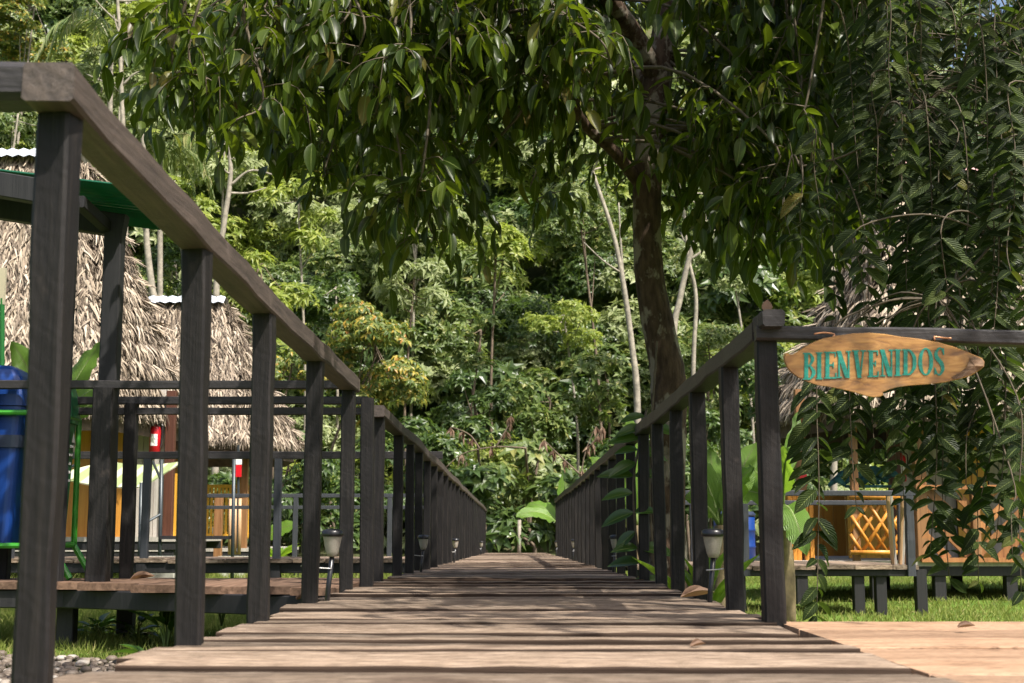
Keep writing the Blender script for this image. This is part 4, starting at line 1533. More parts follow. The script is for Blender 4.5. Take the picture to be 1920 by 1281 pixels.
FC = (0, -1, .5)
banana('banana plant with a yellow-ribbed leaf between the sign post and the thatched eave', atg(1468, 11.6, -.1), at(1466, 950, 11.6),
       [(at(1500, 770, 11.9), .24, .05, (1, -.6, .2)), (at(1512, 1042, 11.2), .26, .25, (0, -.8, .8)), (at(1360, 858, 11.3), .20, .2, FC), (at(1478, 850, 11.0), .22, .2, (-.5, -1, .2)), (at(1340, 940, 11.4), .2, .2, FC)], .07, 1)
banana('banana plant with broad leaves showing between the right railing posts', atg(1345, 11.0, -.1), at(1350, 985, 11.0),
       [(at(1420, 830, 11.2), .24, .12, FC), (at(1300, 860, 11.0), .22, .15, FC), (at(1415, 880, 10.8), .22, .2, (0, -.7, .7)), (at(1285, 935, 10.9), .2, .15, FC), (at(1330, 840, 11.2), .22, .05, FC)], .07, 21)
banana('banana plant raising one bright leaf above the right handrail', atg(1195, 14.5, -.1), at(1196, 985, 14.5),
       [(at(1180, 778, 14.6), .25, .05, (.3, -1, .2)), (at(1105, 858, 14.3), .24, .22, (0, -.9, .6)), (at(1232, 850, 14.6), .22, .15, FC), (at(1165, 880, 14.3), .22, .1, FC)], .08, 41)
banana('young banana plant with wide leaves at the far end of the boardwalk', atg(1050, 33, -.1), at(1050, 985, 33),
       [(at(968, 970, 32.5), .5, .42, (0, -.6, .8)), (at(985, 950, 33.5), .45, .42, (0, -.6, .8)), (at(1054, 885, 33), .28, .1, (1, -.7, .1)), (at(1100, 950, 33), .4, .4, FC)], .1, 61)
banana('banana plant with leaves beside the shelter post, in front of the thatch', atg(90, 12.2, 0), at(95, 800, 12.2),
       [(at(192, 640, 12.3), .22, .1, FC), (at(222, 705, 12.0), .20, .12, (0, -.7, .7)), (at(228, 715, 12.4), .17, -.05, FC), (at(20, 640, 12), .24, .15, FC), (at(60, 690, 11.8), .22, .2, FC)], .08, 81)
banana('banana plant with one sunlit leaf beyond the far left walkway', atg(480, 26.2, 0), at(485, 1015, 26.2),
       [(at(556, 984, 26), .36, .12, (0, -.8, .6)), (at(430, 985, 26.5), .3, .2, FC), (at(500, 950, 26.5), .28, .05, FC)], .09, 91)

# ------------------------------------------------------------------ the big tree beside the boardwalk
rt = rngof(5)
TY = 9.5
tree = thing('shade_tree', 'large dark shade tree with lichen-spotted trunk beside the boardwalk', 'tree', atg(1246, TY))
wood_mb = MB()
tp = [np.array((*atg(1250, TY)[:2], -.2)), at(1247, 1000, TY), at(1252, 850, TY), at(1254, 720, TY), at(1236, 620, TY), at(1218, 520, TY), at(1213, 410, TY), at(1217, 290, TY), at(1230, 170, TY), at(1246, 70, TY), at(1256, -40, TY), at(1258, -300, 9.3), at(1215, -700, 8.7)]
pxr = [46, 38, 34, 34, 31, 28, 27, 27, 28, 27, 24, 17, 6]
tc_ = curve(tp, 70)
rad = np.interp(np.linspace(0, 1, 70), np.linspace(0, 1, len(pxr)), pxr) / F * TY
wood_mb.tube(tc_, rad * (1 + rt.normal(0, .025, 70)), 16)


def limb(pts, r0, r1):
    c_ = curve([at(*p) for p in pts], 26)
    wood_mb.tube(c_, np.linspace(r0, r1, 26), 8)
    return c_


limbs = [limb(*a) for a in (
    ([(1200, 345, 9.5), (1150, 283, 9.35), (1095, 232, 9.1), (1020, 110, 8.7), (850, -20, 8.3), (620, -90, 8.0), (420, -60, 7.9)], .045, .012),
    ([(1236, 150, 9.5), (1175, 45, 9.2), (1080, -80, 8.6), (900, -300, 7.8), (650, -450, 7.2)], .085, .014),
    ([(1244, 80, 9.5), (1300, -60, 9.4), (1400, -150, 9.0), (1560, -190, 8.6)], .06, .012),
    ([(1256, -60, 9.4), (1150, -400, 7.6), (1000, -900, 5.5)], .06, .012),
    ([(1245, 90, 9.6), (1300, -60, 10.5), (1380, -150, 11.2)], .05, .012),
    ([(1256, -90, 9.4), (1500, -420, 7.6), (1750, -700, 6.0)], .055, .012),
    ([(1225, 170, 9.6), (1100, 10, 10.4), (900, -60, 10.9), (640, -60, 10.6)], .05, .012),
    ([(1258, -280, 9.3), (900, -700, 8.3), (500, -900, 7.4)], .05, .012),
    ([(1218, 300, 9.55), (1290, 210, 9.8), (1370, 90, 9.8), (1450, 40, 9.6)], .045, .012))]
allp = np.concatenate([l[6:] for l in limbs] + [tc_[50:]])
LB = np.array([(150, -400), (255, -400), (275, 200), (300, 190), (340, 270), (400, 310), (450, 320), (520, 345), (560, 395), (640, 405), (700, 465), (760, 455), (800, 480), (850, 520), (900, 535), (960, 500), (1000, 420), (1050, 410), (1100, 470),
               (1150, 420), (1200, 330), (1250, 400), (1300, 470), (1350, 560), (1400, 545), (1450, 585), (1500, 480), (1560, 480), (1620, 420), (1700, 300), (1900, 100)])
vb = lambda u: np.interp(u, LB[:, 0], LB[:, 1])
tips = []
while len(tips) < 150:
    u, v, Y = rt.uniform(285, 1640), rt.uniform(-60, 540), rt.uniform(7.6, 11.0)
    if v > vb(u) - (100 if u < 620 else 84 if u < 1150 else 66):
        continue
    if 850 < u < 1130 and 150 < v < 400 and rt.rand() < .93:
        continue
    if 1120 < u < 1340 and v > -50 and Y < 9.75:
        continue
    tips.append(at(u, v, Y))
k = 0
while k < 120:
    u, v, Y = rt.uniform(-100, 1900), rt.uniform(-1300, -60), rt.uniform(4.5, 11.5)
    if u < 420 or (Y < 7.2 and v > -330):
        continue
    p = at(u, v, Y)
    if p[0] - .49 * p[2] < -1.0 and 7 < p[1] + .51 * p[2] < 12.5:
        continue
    tips.append(p)
    k += 1
for k in range(60):
    tips.append(at(rt.uniform(1250, 2250), rt.uniform(-850, -90), rt.uniform(7.2, 10.5)))
for k in range(70):
    p = at(rt.uniform(430, 1250), rt.uniform(-750, -100), rt.uniform(7.3, 10))
    if not (p[0] - .49 * p[2] < -1.0 and 7 < p[1] + .51 * p[2] < 12.5):
        tips.append(p)
for k in range(26):
    tips.append(at(rt.uniform(560, 1120), rt.uniform(-70, 130), rt.uniform(8.2, 10.5)))
    tips.append(at(rt.uniform(1330, 1580), rt.uniform(-70, 330), rt.uniform(9.0, 11)))
for k in range(24):
    zz = rt.uniform(3.6, 5.2)
    tips.append(np.array((rt.uniform(-.8, .9) + .49 * zz, rt.uniform(4.9, 9.3) - .51 * zz, zz)))
P_, D_, N_, L_ = [], [], [], []
for tip in tips:
    dd = np.linalg.norm(allp - tip + (0, 0, -.25), axis=1)
    st_ = allp[np.argmin(dd)]
    midp = (st_ + tip) / 2 + np.array((rt.normal(0, .1), rt.normal(0, .1), .12 * np.linalg.norm(tip - st_)))
    sc_ = curve([st_, midp, tip, tip + np.array((rt.normal(0, .12), rt.normal(0, .12), -.18))], 14)
    wood_mb.tube(sc_, np.linspace(.014, .004, 14), 5, 1)
    for q_ in range(rt.randint(7, 12)):
        s_ = sc_[rt.randint(5, 14)]
        az = rt.uniform(0, 6.28)
        ln_ = rt.uniform(.22, .48)
        d1 = np.array((math.cos(az) * .8, math.sin(az) * .8, rt.uniform(-.15, .35)))
        tw = curve([s_, s_ + d1 * ln_ * .5, s_ + d1 * ln_ * .85 + np.array((0, 0, -.10)), s_ + d1 * ln_ + np.array((0, 0, -.26 * rt.rand() - .1))], 7)
        wood_mb.tube(tw, np.linspace(.0045, .002, 7), 3, 1)
        nl = rt.randint(6, 10)
        for k in range(nl):
            f_ = .25 + .75 * k / (nl - 1)
            p = tw[min(6, int(f_ * 6))] + rt.normal(0, .006, 3)
            tg = unit(tw[min(6, int(f_ * 6))] - tw[max(0, int(f_ * 6) - 1)])
            side = unit(np.cross(tg, (0, 0, 1.0))) * (1 if k % 2 else -1)
            P_.append(p)
            dr = tg * .45 + side * rt.uniform(.3, .8) + np.array((0, 0, -rt.uniform(.1, 1.1))) + rt.normal(0, .22, 3)
            D_.append(dr)
            N_.append(np.array((0, 0, 1.0)) + .7 * side + rt.normal(0, .35, 3))
            L_.append(rt.uniform(.085, .205))
wood_mb.build('trunk', [M['bark'], M['twig']], tree, True)
cr = MB()
L_ = np.array(L_)
cr.leaves(T_BIG, np.array(P_), np.array(D_), np.array(N_), L_, L_ * rt.uniform(.32, .44, len(L_)))
cr.build('crown', M['main'], tree, True)

# the vine that climbs its trunk
vn = thing('climbing_vine', 'vine with paired oval leaves climbing the lichen-spotted trunk', 'vine', atg(1200, 8.9, .2))
b_ = MB()
vp = curve([at(1208, 1085, 9.15), at(1192, 1000, 9.1), at(1188, 900, 9.12), at(1200, 830, 9.2), at(1212, 770, 9.3)], 24)
b_.tube(vp, .008, 5)
b_.tube(curve([at(1228, 1085, 9.25), at(1218, 930, 9.2), at(1222, 790, 9.22), at(1232, 640, 9.25)], 20), .007, 5)
b_.build('stem', M['twig'], vn)
P_, D_, N_ = [], [], []
for k in range(0, 24, 2):
    for sgn in (-1, 1) if k % 4 == 0 else (-1,):
        P_.append(vp[k])
        D_.append((sgn * rt.uniform(.6, 1), rt.normal(-.2, .25), rt.uniform(-.75, .15)))
        N_.append((rt.normal(0, .2), -.8, .7))
b_ = MB()
lv = rt.uniform(.15, .25, len(P_))
b_.leaves(T_BIG, P_, np.array(D_, float), np.array(N_, float), lv, lv * .42)
b_.build('leaves', M['vineleaf'], vn, True)

# ------------------------------------------------------------------ the ribbed-leaf tree hanging in from the right
rt = rngof(9)
t2 = thing('drooping_tree', 'tree with long hanging sprays of ribbed leaves behind the welcome sign', 'tree', (5.2, 7.4, -.1))
wm = MB()
tk = curve([(5.2, 7.4, -.3), (5.15, 7.4, 1.5), (5.0, 7.3, 3.0), (4.7, 7.1, 4.6)], 20)
wm.tube(tk, [.16, .13, .11, .07], 12)
lim2 = []
for pts in ([(2650, -150, 7.2), (2150, -120, 6.7), (1920, 55, 6.5), (1740, 190, 6.4), (1600, 285, 6.4), (1500, 313, 6.4)], [(2680, -300, 7.2), (2050, -330, 6.3), (1800, -200, 6.2), (1650, -80, 6.3), (1560, 0, 6.4)],
            [(2640, 0, 7.3), (2000, 60, 7.2), (1850, 220, 7.2), (1750, 320, 7.3), (1640, 420, 7.4)], [(2640, 50, 7.2), (2100, 180, 6.2), (1950, 330, 6.0), (1850, 470, 5.9), (1760, 560, 5.9)],
            [(2650, -100, 7.4), (2050, -80, 7.8), (1820, -20, 8.0), (1620, 100, 8.1)], [(2640, 150, 7.3), (2150, 380, 6.6), (1960, 560, 6.4), (1860, 650, 6.3)]):
    c_ = curve([at(*p) for p in pts], 24)
    wm.tube(c_, np.interp(np.linspace(0, 1, 24), [0, .25, .5, 1], [.05, .013, .009, .004]), 6)
    lim2.append(c_[5:])
lp2 = np.concatenate(lim2)
sprays = [(1540, 650, 1155, 5.9), (1600, 690, 950, 6.0), (1628, 660, 850, 6.1), (1690, 690, 870, 6.0), (1752, 660, 1040, 5.9), (1768, 800, 1085, 6.0), (1832, 640, 1090, 5.9), (1880, 600, 1010, 5.8), (1912, 760, 1110, 5.7), (1505, 335, 470, 6.3),
          (1475, 330, 440, 6.4), (1682, 230, 430, 6.3), (1758, 250, 480, 6.3), (1560, 300, 420, 6.4), (1600, 610, 780, 6.2), (1520, 730, 900, 6.1), (1800, 560, 820, 6.0), (1720, 590, 800, 6.2), (1860, 780, 930, 5.9), (1660, 720, 800, 6.3),
          (1570, 640, 880, 6.15), (1900, 900, 1040, 5.6), (1735, 700, 900, 6.2)]
for k in range(92):
    u = 1500 + 470 * rt.rand() ** .6
    v0 = rt.uniform(-60, 560)
    if (u < 1620 and not (60 < v0 < 520)) or (u < 1640 and rt.rand() < .35):
        continue
    sprays.append((u, v0, v0 + rt.uniform(110, 330), rt.uniform(5.7, 7.6)))
for k in range(55):
    u, v0 = rt.uniform(1585, 1990), rt.uniform(-80, 330)
    sprays.append((u, v0, v0 + rt.uniform(120, 300), rt.uniform(6.3, 8.2)))
for k in range(10):
    u, v0 = rt.uniform(1700, 1990), rt.uniform(580, 800)
    sprays.append((u, v0, v0 + rt.uniform(120, 260), rt.uniform(5.7, 6.8)))
P_, D_, N_, L_ = [], [], [], []
for (u, v0, v1, Y) in sprays:
    a, e_ = at(u, v0, Y), at(u + rt.normal(0, 10), v1, Y + rt.normal(0, .05))
    dd = np.linalg.norm(lp2 - a, axis=1) + .8 * np.maximum(0, a[2] - lp2[:, 2])
    s_ = lp2[np.argmin(dd)]
    wm.tube(curve([s_, (s_ + a) / 2 + (0, 0, .08), a, (a + e_) / 2 + rt.normal(0, .015, 3), e_], 20), np.linspace(.005, .0018, 20), 4)
    n_ = max(4, int(np.linalg.norm(e_ - a) / .052))
    az = rt.uniform(-.7, .7)
    cc = curve([a, (a + e_) / 2 + rt.normal(0, .015, 3), e_], n_)
    for k in range(n_):
        for sgn in (-1, 1):
            if rt.rand() < .1:
                continue
            P_.append(cc[k])
            dx = np.array((math.cos(az) * sgn, math.sin(az) * sgn, 0))
            D_.append(dx * rt.uniform(.7, 1) + (0, rt.normal(-.12, .2), -rt.uniform(.15, .85)))
            N_.append((rt.normal(0, .25) - .3 * sgn, -.6 + rt.normal(0, .25), .75))
            L_.append(rt.uniform(.075, .158) * (.7 + .3 * (k < n_ - 3)))
wm.build('trunk', M['twig'], t2, True)
cr = MB()
L_ = np.array(L_)
cr.leaves(T_BIG, np.array(P_), np.array(D_), np.array(N_, float), L_, L_ * rt.uniform(.36, .46, len(L_)))
cr.build('crown', M['rib'], t2, True)


# ------------------------------------------------------------------ forest
def clump_leaves(b_, cen, rad_, ncl, style, r_, mi=0):
    """leaf rosettes over the surface of one clump; style = (n leaves, length, width ratio, spread, droop, hang)"""
    nl, L, wr, spread, droop = style
    v = unit(r_.normal(0, 1, (ncl, 3)))
    v[:, 2] = np.where(v[:, 2] < -.35, -v[:, 2], v[:, 2])
    v[:, 1] = np.where((v[:, 1] > .35) & (r_.rand(ncl) < .75), -v[:, 1], v[:, 1])
    rr_ = r_.uniform(.62, 1.05, ncl)[:, None]
    c = cen + v * rr_ * rad_
    ax = unit(v + (0, 0, .55) + r_.normal(0, .25, (ncl, 3)))
    ref = unit(np.cross(ax, r_.normal(0, 1, (ncl, 3))))
    ref2 = np.cross(ax, ref)
    P, D, N = [], [], []
    for k in range(nl):
        a = 2 * math.pi * k / nl + r_.uniform(-.3, .3, ncl)
        sp_ = spread + r_.normal(0, .2, ncl)
        rd = ref * np.cos(a)[:, None] + ref2 * np.sin(a)[:, None]
        d_ = rd * np.sin(sp_)[:, None] + ax * np.cos(sp_)[:, None] + np.array((0, 0, -droop))
        P.append(c)
        D.append(d_)
        N.append(ax * np.sin(sp_)[:, None] - rd * np.cos(sp_)[:, None] + r_.normal(0, .12, (ncl, 3)))
    P, D, N = np.concatenate(P), np.concatenate(D), np.concatenate(N)
    ln_ = L * r_.uniform(.65, 1.15, len(P))
    b_.leaves(T_FAR, P, D, N, ln_, ln_ * wr, mi)


STY = {'broad': (6, .30, .42, 1.15, .25), 'small': (6, .20, .42, 1.0, .55), 'big': (6, .48, .42, 1.2, .3), 'palmate': (9, .42, .26, 1.45, .15), 'fine': (7, .17, .45, 1.1, .2), 'hang': (5, .26, .38, 1.2, .9)}


def forest_tree(name, label, cat, u, v, Y, ru, rv, style, m, seed, bark='brownbark', dens=1.0, group=None, trunk_px=3.4):
    r_ = rngof(seed)
    c = at(u, v, Y)
    RX, RZ = ru / F * Y, rv / F * Y
    RY = min(RX, 2.2)
    zg = float(ground_z(c[0], Y))
    root = thing(name, label, cat, (c[0], Y, zg), group)
    st_ = STY[style]
    b_ = MB()
    tm = MB()
    top = c + (0, 0, RZ * .3)
    bx = c[0] + r_.normal(0, .4)
    trc = curve([(bx, Y, zg - .3), (bx + r_.normal(0, .25), Y, zg + (c[2] - zg) * .5), c, top], 18)
    r0 = trunk_px / F * Y
    tm.tube(trc, np.linspace(r0, r0 * .35, 18), 8)
    ncl = int(max(7, 3.6 * RX * RZ))
    ncl = min(ncl, 30)
    leaf_area = st_[0] * st_[1] ** 2 * st_[2] * .55
    for k in range(ncl):
        while True:
            q = r_.uniform(-1, 1, 3)
            if np.dot(q, q) < 1:
                break
        rc = r_.uniform(.35, .6) * min(RX, RZ) ** .5 * .95
        cc = c + q * (RX, RY, RZ) * .85
        nroset = int(dens * 1.15 * 4 * math.pi * rc * rc / leaf_area * .9)
        clump_leaves(b_, cc, rc * np.array((1.15, 1.0, .85)), max(6, nroset), st_, r_)
        bs = trc[r_.randint(8, 18)]
        tm.tube(curve([bs, (bs + cc) / 2 + (0, 0, -.1), cc], 7), np.linspace(r0 * .35, .012, 7), 4)
    tm.build('trunk', M[bark], root, True)
    b_.build('crown', M[m], root)
    return root


FT = [
    # understory at the boardwalk's far end
    ('shrub', 'glossy big-leaved shrub left of the boardwalk end, its leaves over the rail tip', 'shrub', 885, 915, 40, 70, 55, 'big', 'fdark', 'brownbark'),
    ('shrub', 'big-leaved shrub rising straight behind the end of the boardwalk', 'shrub', 985, 900, 41, 75, 70, 'big', 'fbroad', 'brownbark'),
    ('shrub', 'low dark shrub directly behind the pale stake', 'shrub', 965, 1000, 39.5, 75, 40, 'big', 'fdark', 'brownbark'),
    ('shrub', 'dark shrub behind the far tip of the right railing', 'shrub', 1090, 950, 40, 70, 75, 'big', 'fdark', 'brownbark'),
    ('shrub', 'dark green shrub behind the upright banana leaf', 'shrub', 1190, 900, 41, 70, 90, 'broad', 'fdark', 'brownbark'),
    ('shrub', 'shrub seen through the right railing posts near the lamp', 'shrub', 1330, 930, 38, 90, 90, 'broad', 'fdark', 'brownbark'),
    ('shrub', 'shrub seen under the second cabin eave beside its porch', 'shrub', 540, 900, 33, 80, 90, 'hang', 'fdark', 'brownbark'),
    ('shrub', 'shrub behind the left railing where the posts close up', 'shrub', 700, 900, 37, 90, 100, 'broad', 'fdark', 'brownbark'),
    ('shrub', 'dark hanging-leaved shrub above the left railing, below the yellow-tipped tree', 'shrub', 800, 840, 42, 80, 80, 'broad', 'fdark', 'brownbark'),
    ('shrub', 'shrub growing low behind the slate railing on the left', 'shrub', 620, 1000, 34, 80, 50, 'broad', 'fdark', 'brownbark'),
    ('shrub', 'shrub showing under the first cabin roof between porch posts', 'shrub', 420, 950, 36, 60, 90, 'broad', 'fdark', 'brownbark'),
    # middle band
    ('forest_tree', 'tree with yellow and orange young leaves above the left handrail', 'tree', 700, 680, 43, 135, 130, 'hang', 'fyellow', 'brownbark'),
    ('forest_tree', 'smaller yellow-tipped tree behind the second cabin roof', 'tree', 545, 700, 45, 80, 80, 'hang', 'fyellow', 'brownbark'),
    ('forest_tree', 'pale parasol-leaved tree in the middle of the forest edge', 'tree', 775, 545, 44, 80, 60, 'palmate', 'fpale', 'brownbark'),
    ('forest_tree', 'parasol-leaved tree above the second cabin white ridge', 'tree', 490, 520, 46, 100, 95, 'palmate', 'flime', 'brownbark'),
    ('forest_tree', 'round mid-green tree right of the pale parasol-leaved tree', 'tree', 900, 640, 45, 85, 75, 'broad', 'fbroad', 'brownbark'),
    ('forest_tree', 'loose light green tree with yellow sprigs left of the lichen-spotted trunk', 'tree', 1060, 610, 46, 85, 70, 'small', 'flime', 'palebark'),
    ('forest_tree', 'dark leafy tree below the round mid-green tree', 'tree', 890, 770, 43, 95, 75, 'broad', 'fdark', 'brownbark'),
    ('forest_tree', 'bushy broad-leaved tree above the dead brown leaves', 'tree', 1030, 770, 43, 100, 85, 'broad', 'fbroad', 'brownbark'),
    ('forest_tree', 'leafy tree immediately left of the lichen-spotted trunk, at handrail height', 'tree', 1140, 740, 44, 75, 95, 'broad', 'fbroad', 'brownbark'),
    ('forest_tree', 'tree right of the lichen-spotted trunk with pale leaning stems in front', 'tree', 1330, 690, 45, 90, 110, 'small', 'fbroad', 'brownbark'),
    ('forest_tree', 'dark tree behind the top of the sign post', 'tree', 1425, 720, 42, 75, 110, 'broad', 'fdark', 'brownbark'),
    ('forest_tree', 'dim tree low between the right railing posts and the thatch', 'tree', 1320, 840, 41, 90, 60, 'broad', 'fdark', 'brownbark'),
    ('forest_tree', 'shadowy tree between the parasol-leaved trees', 'tree', 630, 560, 50, 100, 70, 'broad', 'fdark', 'palebark'),
    ('forest_tree', 'lime green tree behind the lowest hanging leaves of the shade tree', 'tree', 930, 480, 49, 100, 80, 'broad', 'flime', 'brownbark'),
    ('forest_tree', 'light tree behind the shade tree on the left of its trunk', 'tree', 1090, 430, 50, 90, 110, 'small', 'fbroad', 'brownbark'),
    ('forest_tree', 'bright green tree glimpsed between the shade tree and the ribbed sprays', 'tree', 1560, 480, 42, 75, 100, 'broad', 'flime', 'brownbark'),
    ('forest_tree', 'pale leafy tree behind the right half of the shade tree', 'tree', 1370, 480, 48, 100, 90, 'small', 'fpale', 'palebark'),
    # upper left, in the sun
    ('forest_tree', 'tall sunlit tree with small yellowish leaves in the top left corner', 'tree', 60, 50, 46, 150, 105, 'small', 'fyellow', 'palebark'),
    ('forest_tree', 'pale flowering-looking tree behind the corner of the near handrail', 'tree', 190, 175, 44, 100, 75, 'small', 'fpale', 'palebark'),
    ('forest_tree', 'leafy tree left of the nearest post, above the green plastic roof', 'tree', 30, 245, 42, 110, 60, 'hang', 'fbroad', 'palebark'),
    ('forest_tree', 'tall thin-crowned tree rising beside the palm', 'tree', 235, 40, 50, 70, 80, 'fine', 'flime', 'palebark'),
    ('forest_tree', 'dense green tree above the near handrail, under the palm', 'tree', 230, 310, 43, 90, 60, 'fine', 'fbroad', 'palebark'),
    ('forest_tree', 'lime bushy tree behind the slope of the near handrail', 'tree', 330, 395, 44, 75, 70, 'broad', 'flime', 'palebark'),
    ('forest_tree', 'tree with pale parasol leaves left of the shade tree fringe', 'tree', 420, 300, 47, 80, 70, 'palmate', 'fpale', 'palebark'),
    ('forest_tree', 'dark tree in the gap right of the first thatched roof', 'tree', 330, 510, 45, 80, 70, 'broad', 'fdark', 'palebark'),
    ('forest_tree', 'light green parasol-leaved tree behind the left fringe of the shade tree', 'tree', 560, 400, 48, 100, 80, 'palmate', 'flime', 'palebark'),
    ('forest_tree', 'light tree behind the middle of the shade tree crown', 'tree', 780, 400, 52, 110, 90, 'broad', 'fpale', 'palebark'),
]
for k, a in enumerate(FT):
    forest_tree(*a[:10], 300 + k, a[10], dens=1.0)

# bare pale stems
for lab, pts, w0, fork in (
        ('pale leaning stem with a fork, just right of the lichen-spotted trunk', [(1262, 660), (1275, 560), (1300, 460), (1345, 350), (1370, 250)], 6, [(1290, 490), (1330, 455), (1352, 380)]),
        ('second pale stem, slimmer, leaning across the forked one', [(1300, 700), (1305, 560), (1290, 480), (1280, 380), (1250, 250)], 4, [(1292, 490), (1310, 430), (1330, 410)]),
        ('long slim pale trunk just left of the lichen-spotted trunk', [(1195, 760), (1185, 650), (1170, 540), (1150, 440), (1110, 320)], 6, [(1172, 560), (1165, 470), (1160, 380)]),
        ('thin grey trunk rising behind the first thatched roof', [(300, 640), (285, 540), (275, 450), (272, 350), (265, 200)], 7, [(275, 440), (250, 380), (240, 330)]),
        ('bare branching tree top left with white side branches', [(235, 420), (233, 300), (228, 170), (224, 60), (216, -60)], 5, [(230, 160), (250, 140), (268, 133)]),
        ('pale slanting stem above the second cabin', [(405, 560), (420, 420), (432, 330), (428, 240)], 6, [(430, 350), (470, 320), (520, 330)]),
        ('white trunk glimpsed behind the ribbed sprays', [(1562, 560), (1560, 470), (1560, 390), (1555, 250)], 6, [(1560, 420), (1575, 370), (1580, 330)])):
    Yt = 41.0
    root = thing('slender_tree', 'slender tree: ' + lab, 'tree', atg(pts[0][0], Yt))
    b_ = MB()
    c_ = curve([np.array((*at(pts[0][0], 1004, Yt)[:2], -.2))] + [at(u, v, Yt) for u, v in pts], 30)
    b_.tube(c_, np.linspace(w0 * 1.2, w0 * .6, 30) / F * Yt, 8)
    b_.tube(curve([at(u, v, Yt) for u, v in fork], 10), np.linspace(w0 * .5, w0 * .25, 10) / F * Yt, 6)
    r_ = rngof(int(pts[0][0]))
    for k in range(4):
        s_ = c_[r_.randint(18, 30)]
        e_ = s_ + np.array((r_.normal(0, .9), r_.normal(0, .4), r_.uniform(.2, .9)))
        b_.tube(curve([s_, (s_ + e_) / 2 + (0, 0, -.08), e_], 7), np.linspace(.04, .015, 7), 5)
    b_.build('trunk', M['palebark'], root, True)
    b_ = MB()
    for k in range(3):
        clump_leaves(b_, c_[-1] + r_.normal(0, .5, 3) + (0, 0, .3), np.array((.7, .7, .5)), 40, STY['broad'], r_)
    b_.build('crown', M['fpale'], root)


# palms
def palm(label, u, v, Y, n_, L, seed, tilt=()):
    r_ = rngof(seed)
    c = at(u, v, Y)
    root = thing('palm_tree', label, 'palm tree', (c[0], Y, 0))
    b_ = MB()
    b_.tube(curve([(c[0] + .4, Y, -.2), (c[0] + .2, Y, c[2] * .5), c], 14), [.12, .09, .08], 8)
    b_.build('trunk', M['palebark'], root, True)
    P, D, N, LL = [], [], [], []
    fr = MB()
    for k in range(n_):
        az = 6.283 * k / n_ + r_.normal(0, .2)
        up = r_.uniform(.2, 1.0)
        dr = np.array((math.cos(az), math.sin(az) * .8, 0))
        rc = curve([c, c + dr * L * .35 + (0, 0, up * .45 * L), c + dr * L * .75 + (0, 0, up * .4 * L - .1 * L), c + dr * L + (0, 0, up * .1 * L - .45 * L)], 34)
        fr.tube(rc, np.linspace(.03, .008, 34), 4)
        for q_ in range(4, 34):
            tg = unit(rc[q_] - rc[q_ - 1])
            sd = unit(np.cross(tg, (0, 0, 1.0)))
            for sgn in (-1, 1):
                P.append(rc[q_])
                D.append(tg * .5 + sd * sgn * .55 + np.array((0, 0, -.75)) + r_.normal(0, .08, 3))
                N.append(np.array((0, 0, 1.0)) + sd * sgn * .5)
                LL.append(L * .27 * math.sin(math.pi * (q_ / 36) ** .7) + .12)
    LL = np.array(LL)
    fr.leaves(T_STRIP, np.array(P), np.array(D), np.array(N), LL, .05)
    fr.build('crown', M['fpalm'], root)


palm('palm with yellowing fronds beside the bare branching tree top left', 208, 75, 43, 9, 2.3, 3)
palm('palm with arching grey-green fronds behind the slope of the near handrail', 300, 300, 42, 9, 2.0, 4)

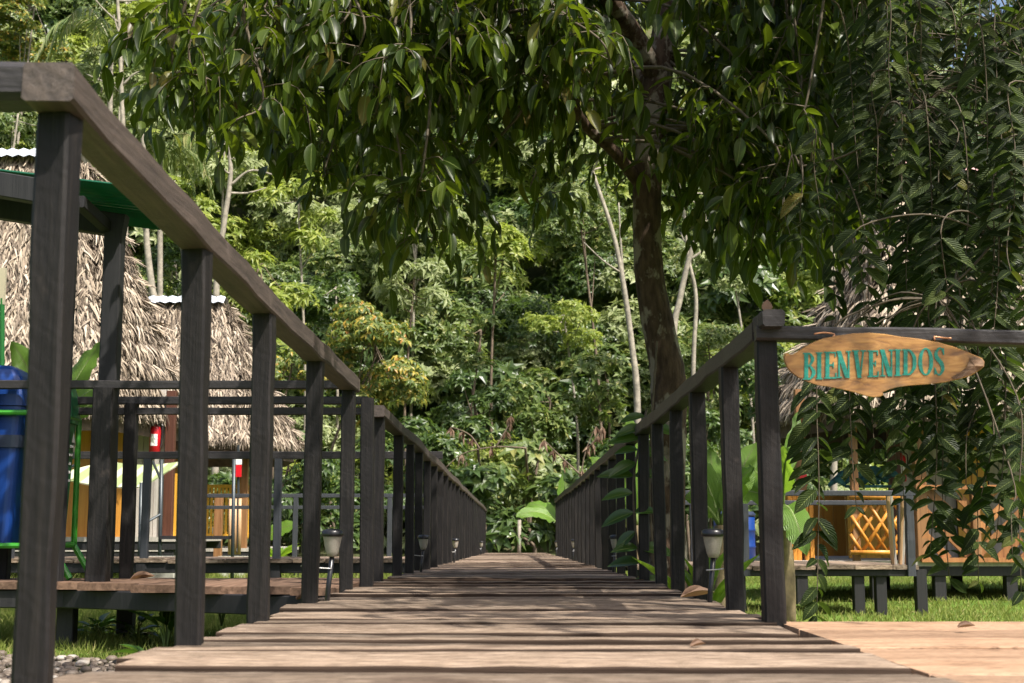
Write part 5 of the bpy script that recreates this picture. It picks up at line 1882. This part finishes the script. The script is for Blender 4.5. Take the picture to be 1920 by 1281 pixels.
# bare branches with dead hanging leaves
for lab, br in (('bare tan branches hung with dead brown leaves, left of the boardwalk axis', [[(985, 840), (930, 838), (870, 850), (832, 880)], [(930, 838), (952, 800), (958, 780)], [(900, 842), (880, 815), (845, 800)]]),
                ('bare tan branches hung with dead brown leaves near the right handrail', [[(1088, 960), (1090, 890), (1100, 840), (1118, 800)], [(1088, 890), (1050, 855), (1020, 825)], [(1098, 845), (1115, 825), (1130, 800)]])):
    Yt = 38.5
    p0 = at(*br[0][0], Yt)
    root = thing('dead_branch_shrub', lab, 'shrub', (p0[0], Yt, 0))
    b_ = MB()
    b_.tube(curve([(p0[0], Yt + 3.5, -.1), (p0[0] + .1, Yt + 3, p0[2] * .6), p0], 8), .035, 6)
    pts = []
    for q_ in br:
        c_ = curve([at(u, v, Yt) for u, v in q_], 14)
        b_.tube(c_, np.linspace(.026, .01, 14), 5)
        pts += [c_[5], c_[9], c_[-1]]
    b_.build('stem', M['brownbark'], root, True)
    r_ = rngof(int(br[0][0][0]))
    b_ = MB()
    for p in pts:
        n_ = 9
        D = np.stack([r_.normal(0, .3, n_), r_.normal(0, .3, n_), -np.ones(n_)], 1)
        b_.leaves(T_FAR, np.tile(p, (n_, 1)), D, r_.normal(0, 1, (n_, 3)), r_.uniform(.2, .42, n_), r_.uniform(.05, .09, n_))
    b_.build('dead_leaves', M['dead'], root)

# the forest mass behind, where single trees no longer read apart
b_ = MB()
rf = rngof(55)
mats_f = [M['fbroad'], M['fdark'], M['flime'], M['fpale']]
tm = []
for k in range(1150):
    u = rf.uniform(-260, 2180)
    v = rf.uniform(-260, 1000)
    if k >= 1060:
        u, v = rf.uniform(-150, 480), rf.uniform(-160, 230)
    Y = 50 + 15 * np.clip((1000 - v) / 1000, 0, 1) + rf.uniform(-3, 2)
    hi = 1.0
    if 1560 < u < 1700 and 80 < v < 260 and rf.rand() < .6:
        continue
    c = at(u, v, Y)
    rc = rf.uniform(1.0, 1.9)
    mi = rf.choice(4, p=(.36, .20, .24, .20)) if u > 500 else rf.choice(4, p=(.2, .1, .35, .35))
    sty = ('broad', 'small', 'big', 'palmate')[rf.choice(4, p=(.45, .33, .08, .14))]
    st_ = STY[sty]
    n_ = int(1.0 * 4 * math.pi * rc * rc / (st_[0] * st_[1] ** 2 * st_[2] * .55) * .6)
    clump_leaves(b_, c, rc * np.array((1.2, .9, .9)), min(n_, 300), (st_[0], st_[1] * 1.25, *st_[2:]), rf, mi)
tag(b_.build('forest', mats_f), 'dense rainforest foliage that closes the view behind the nearer trees', 'forest', kind='stuff')
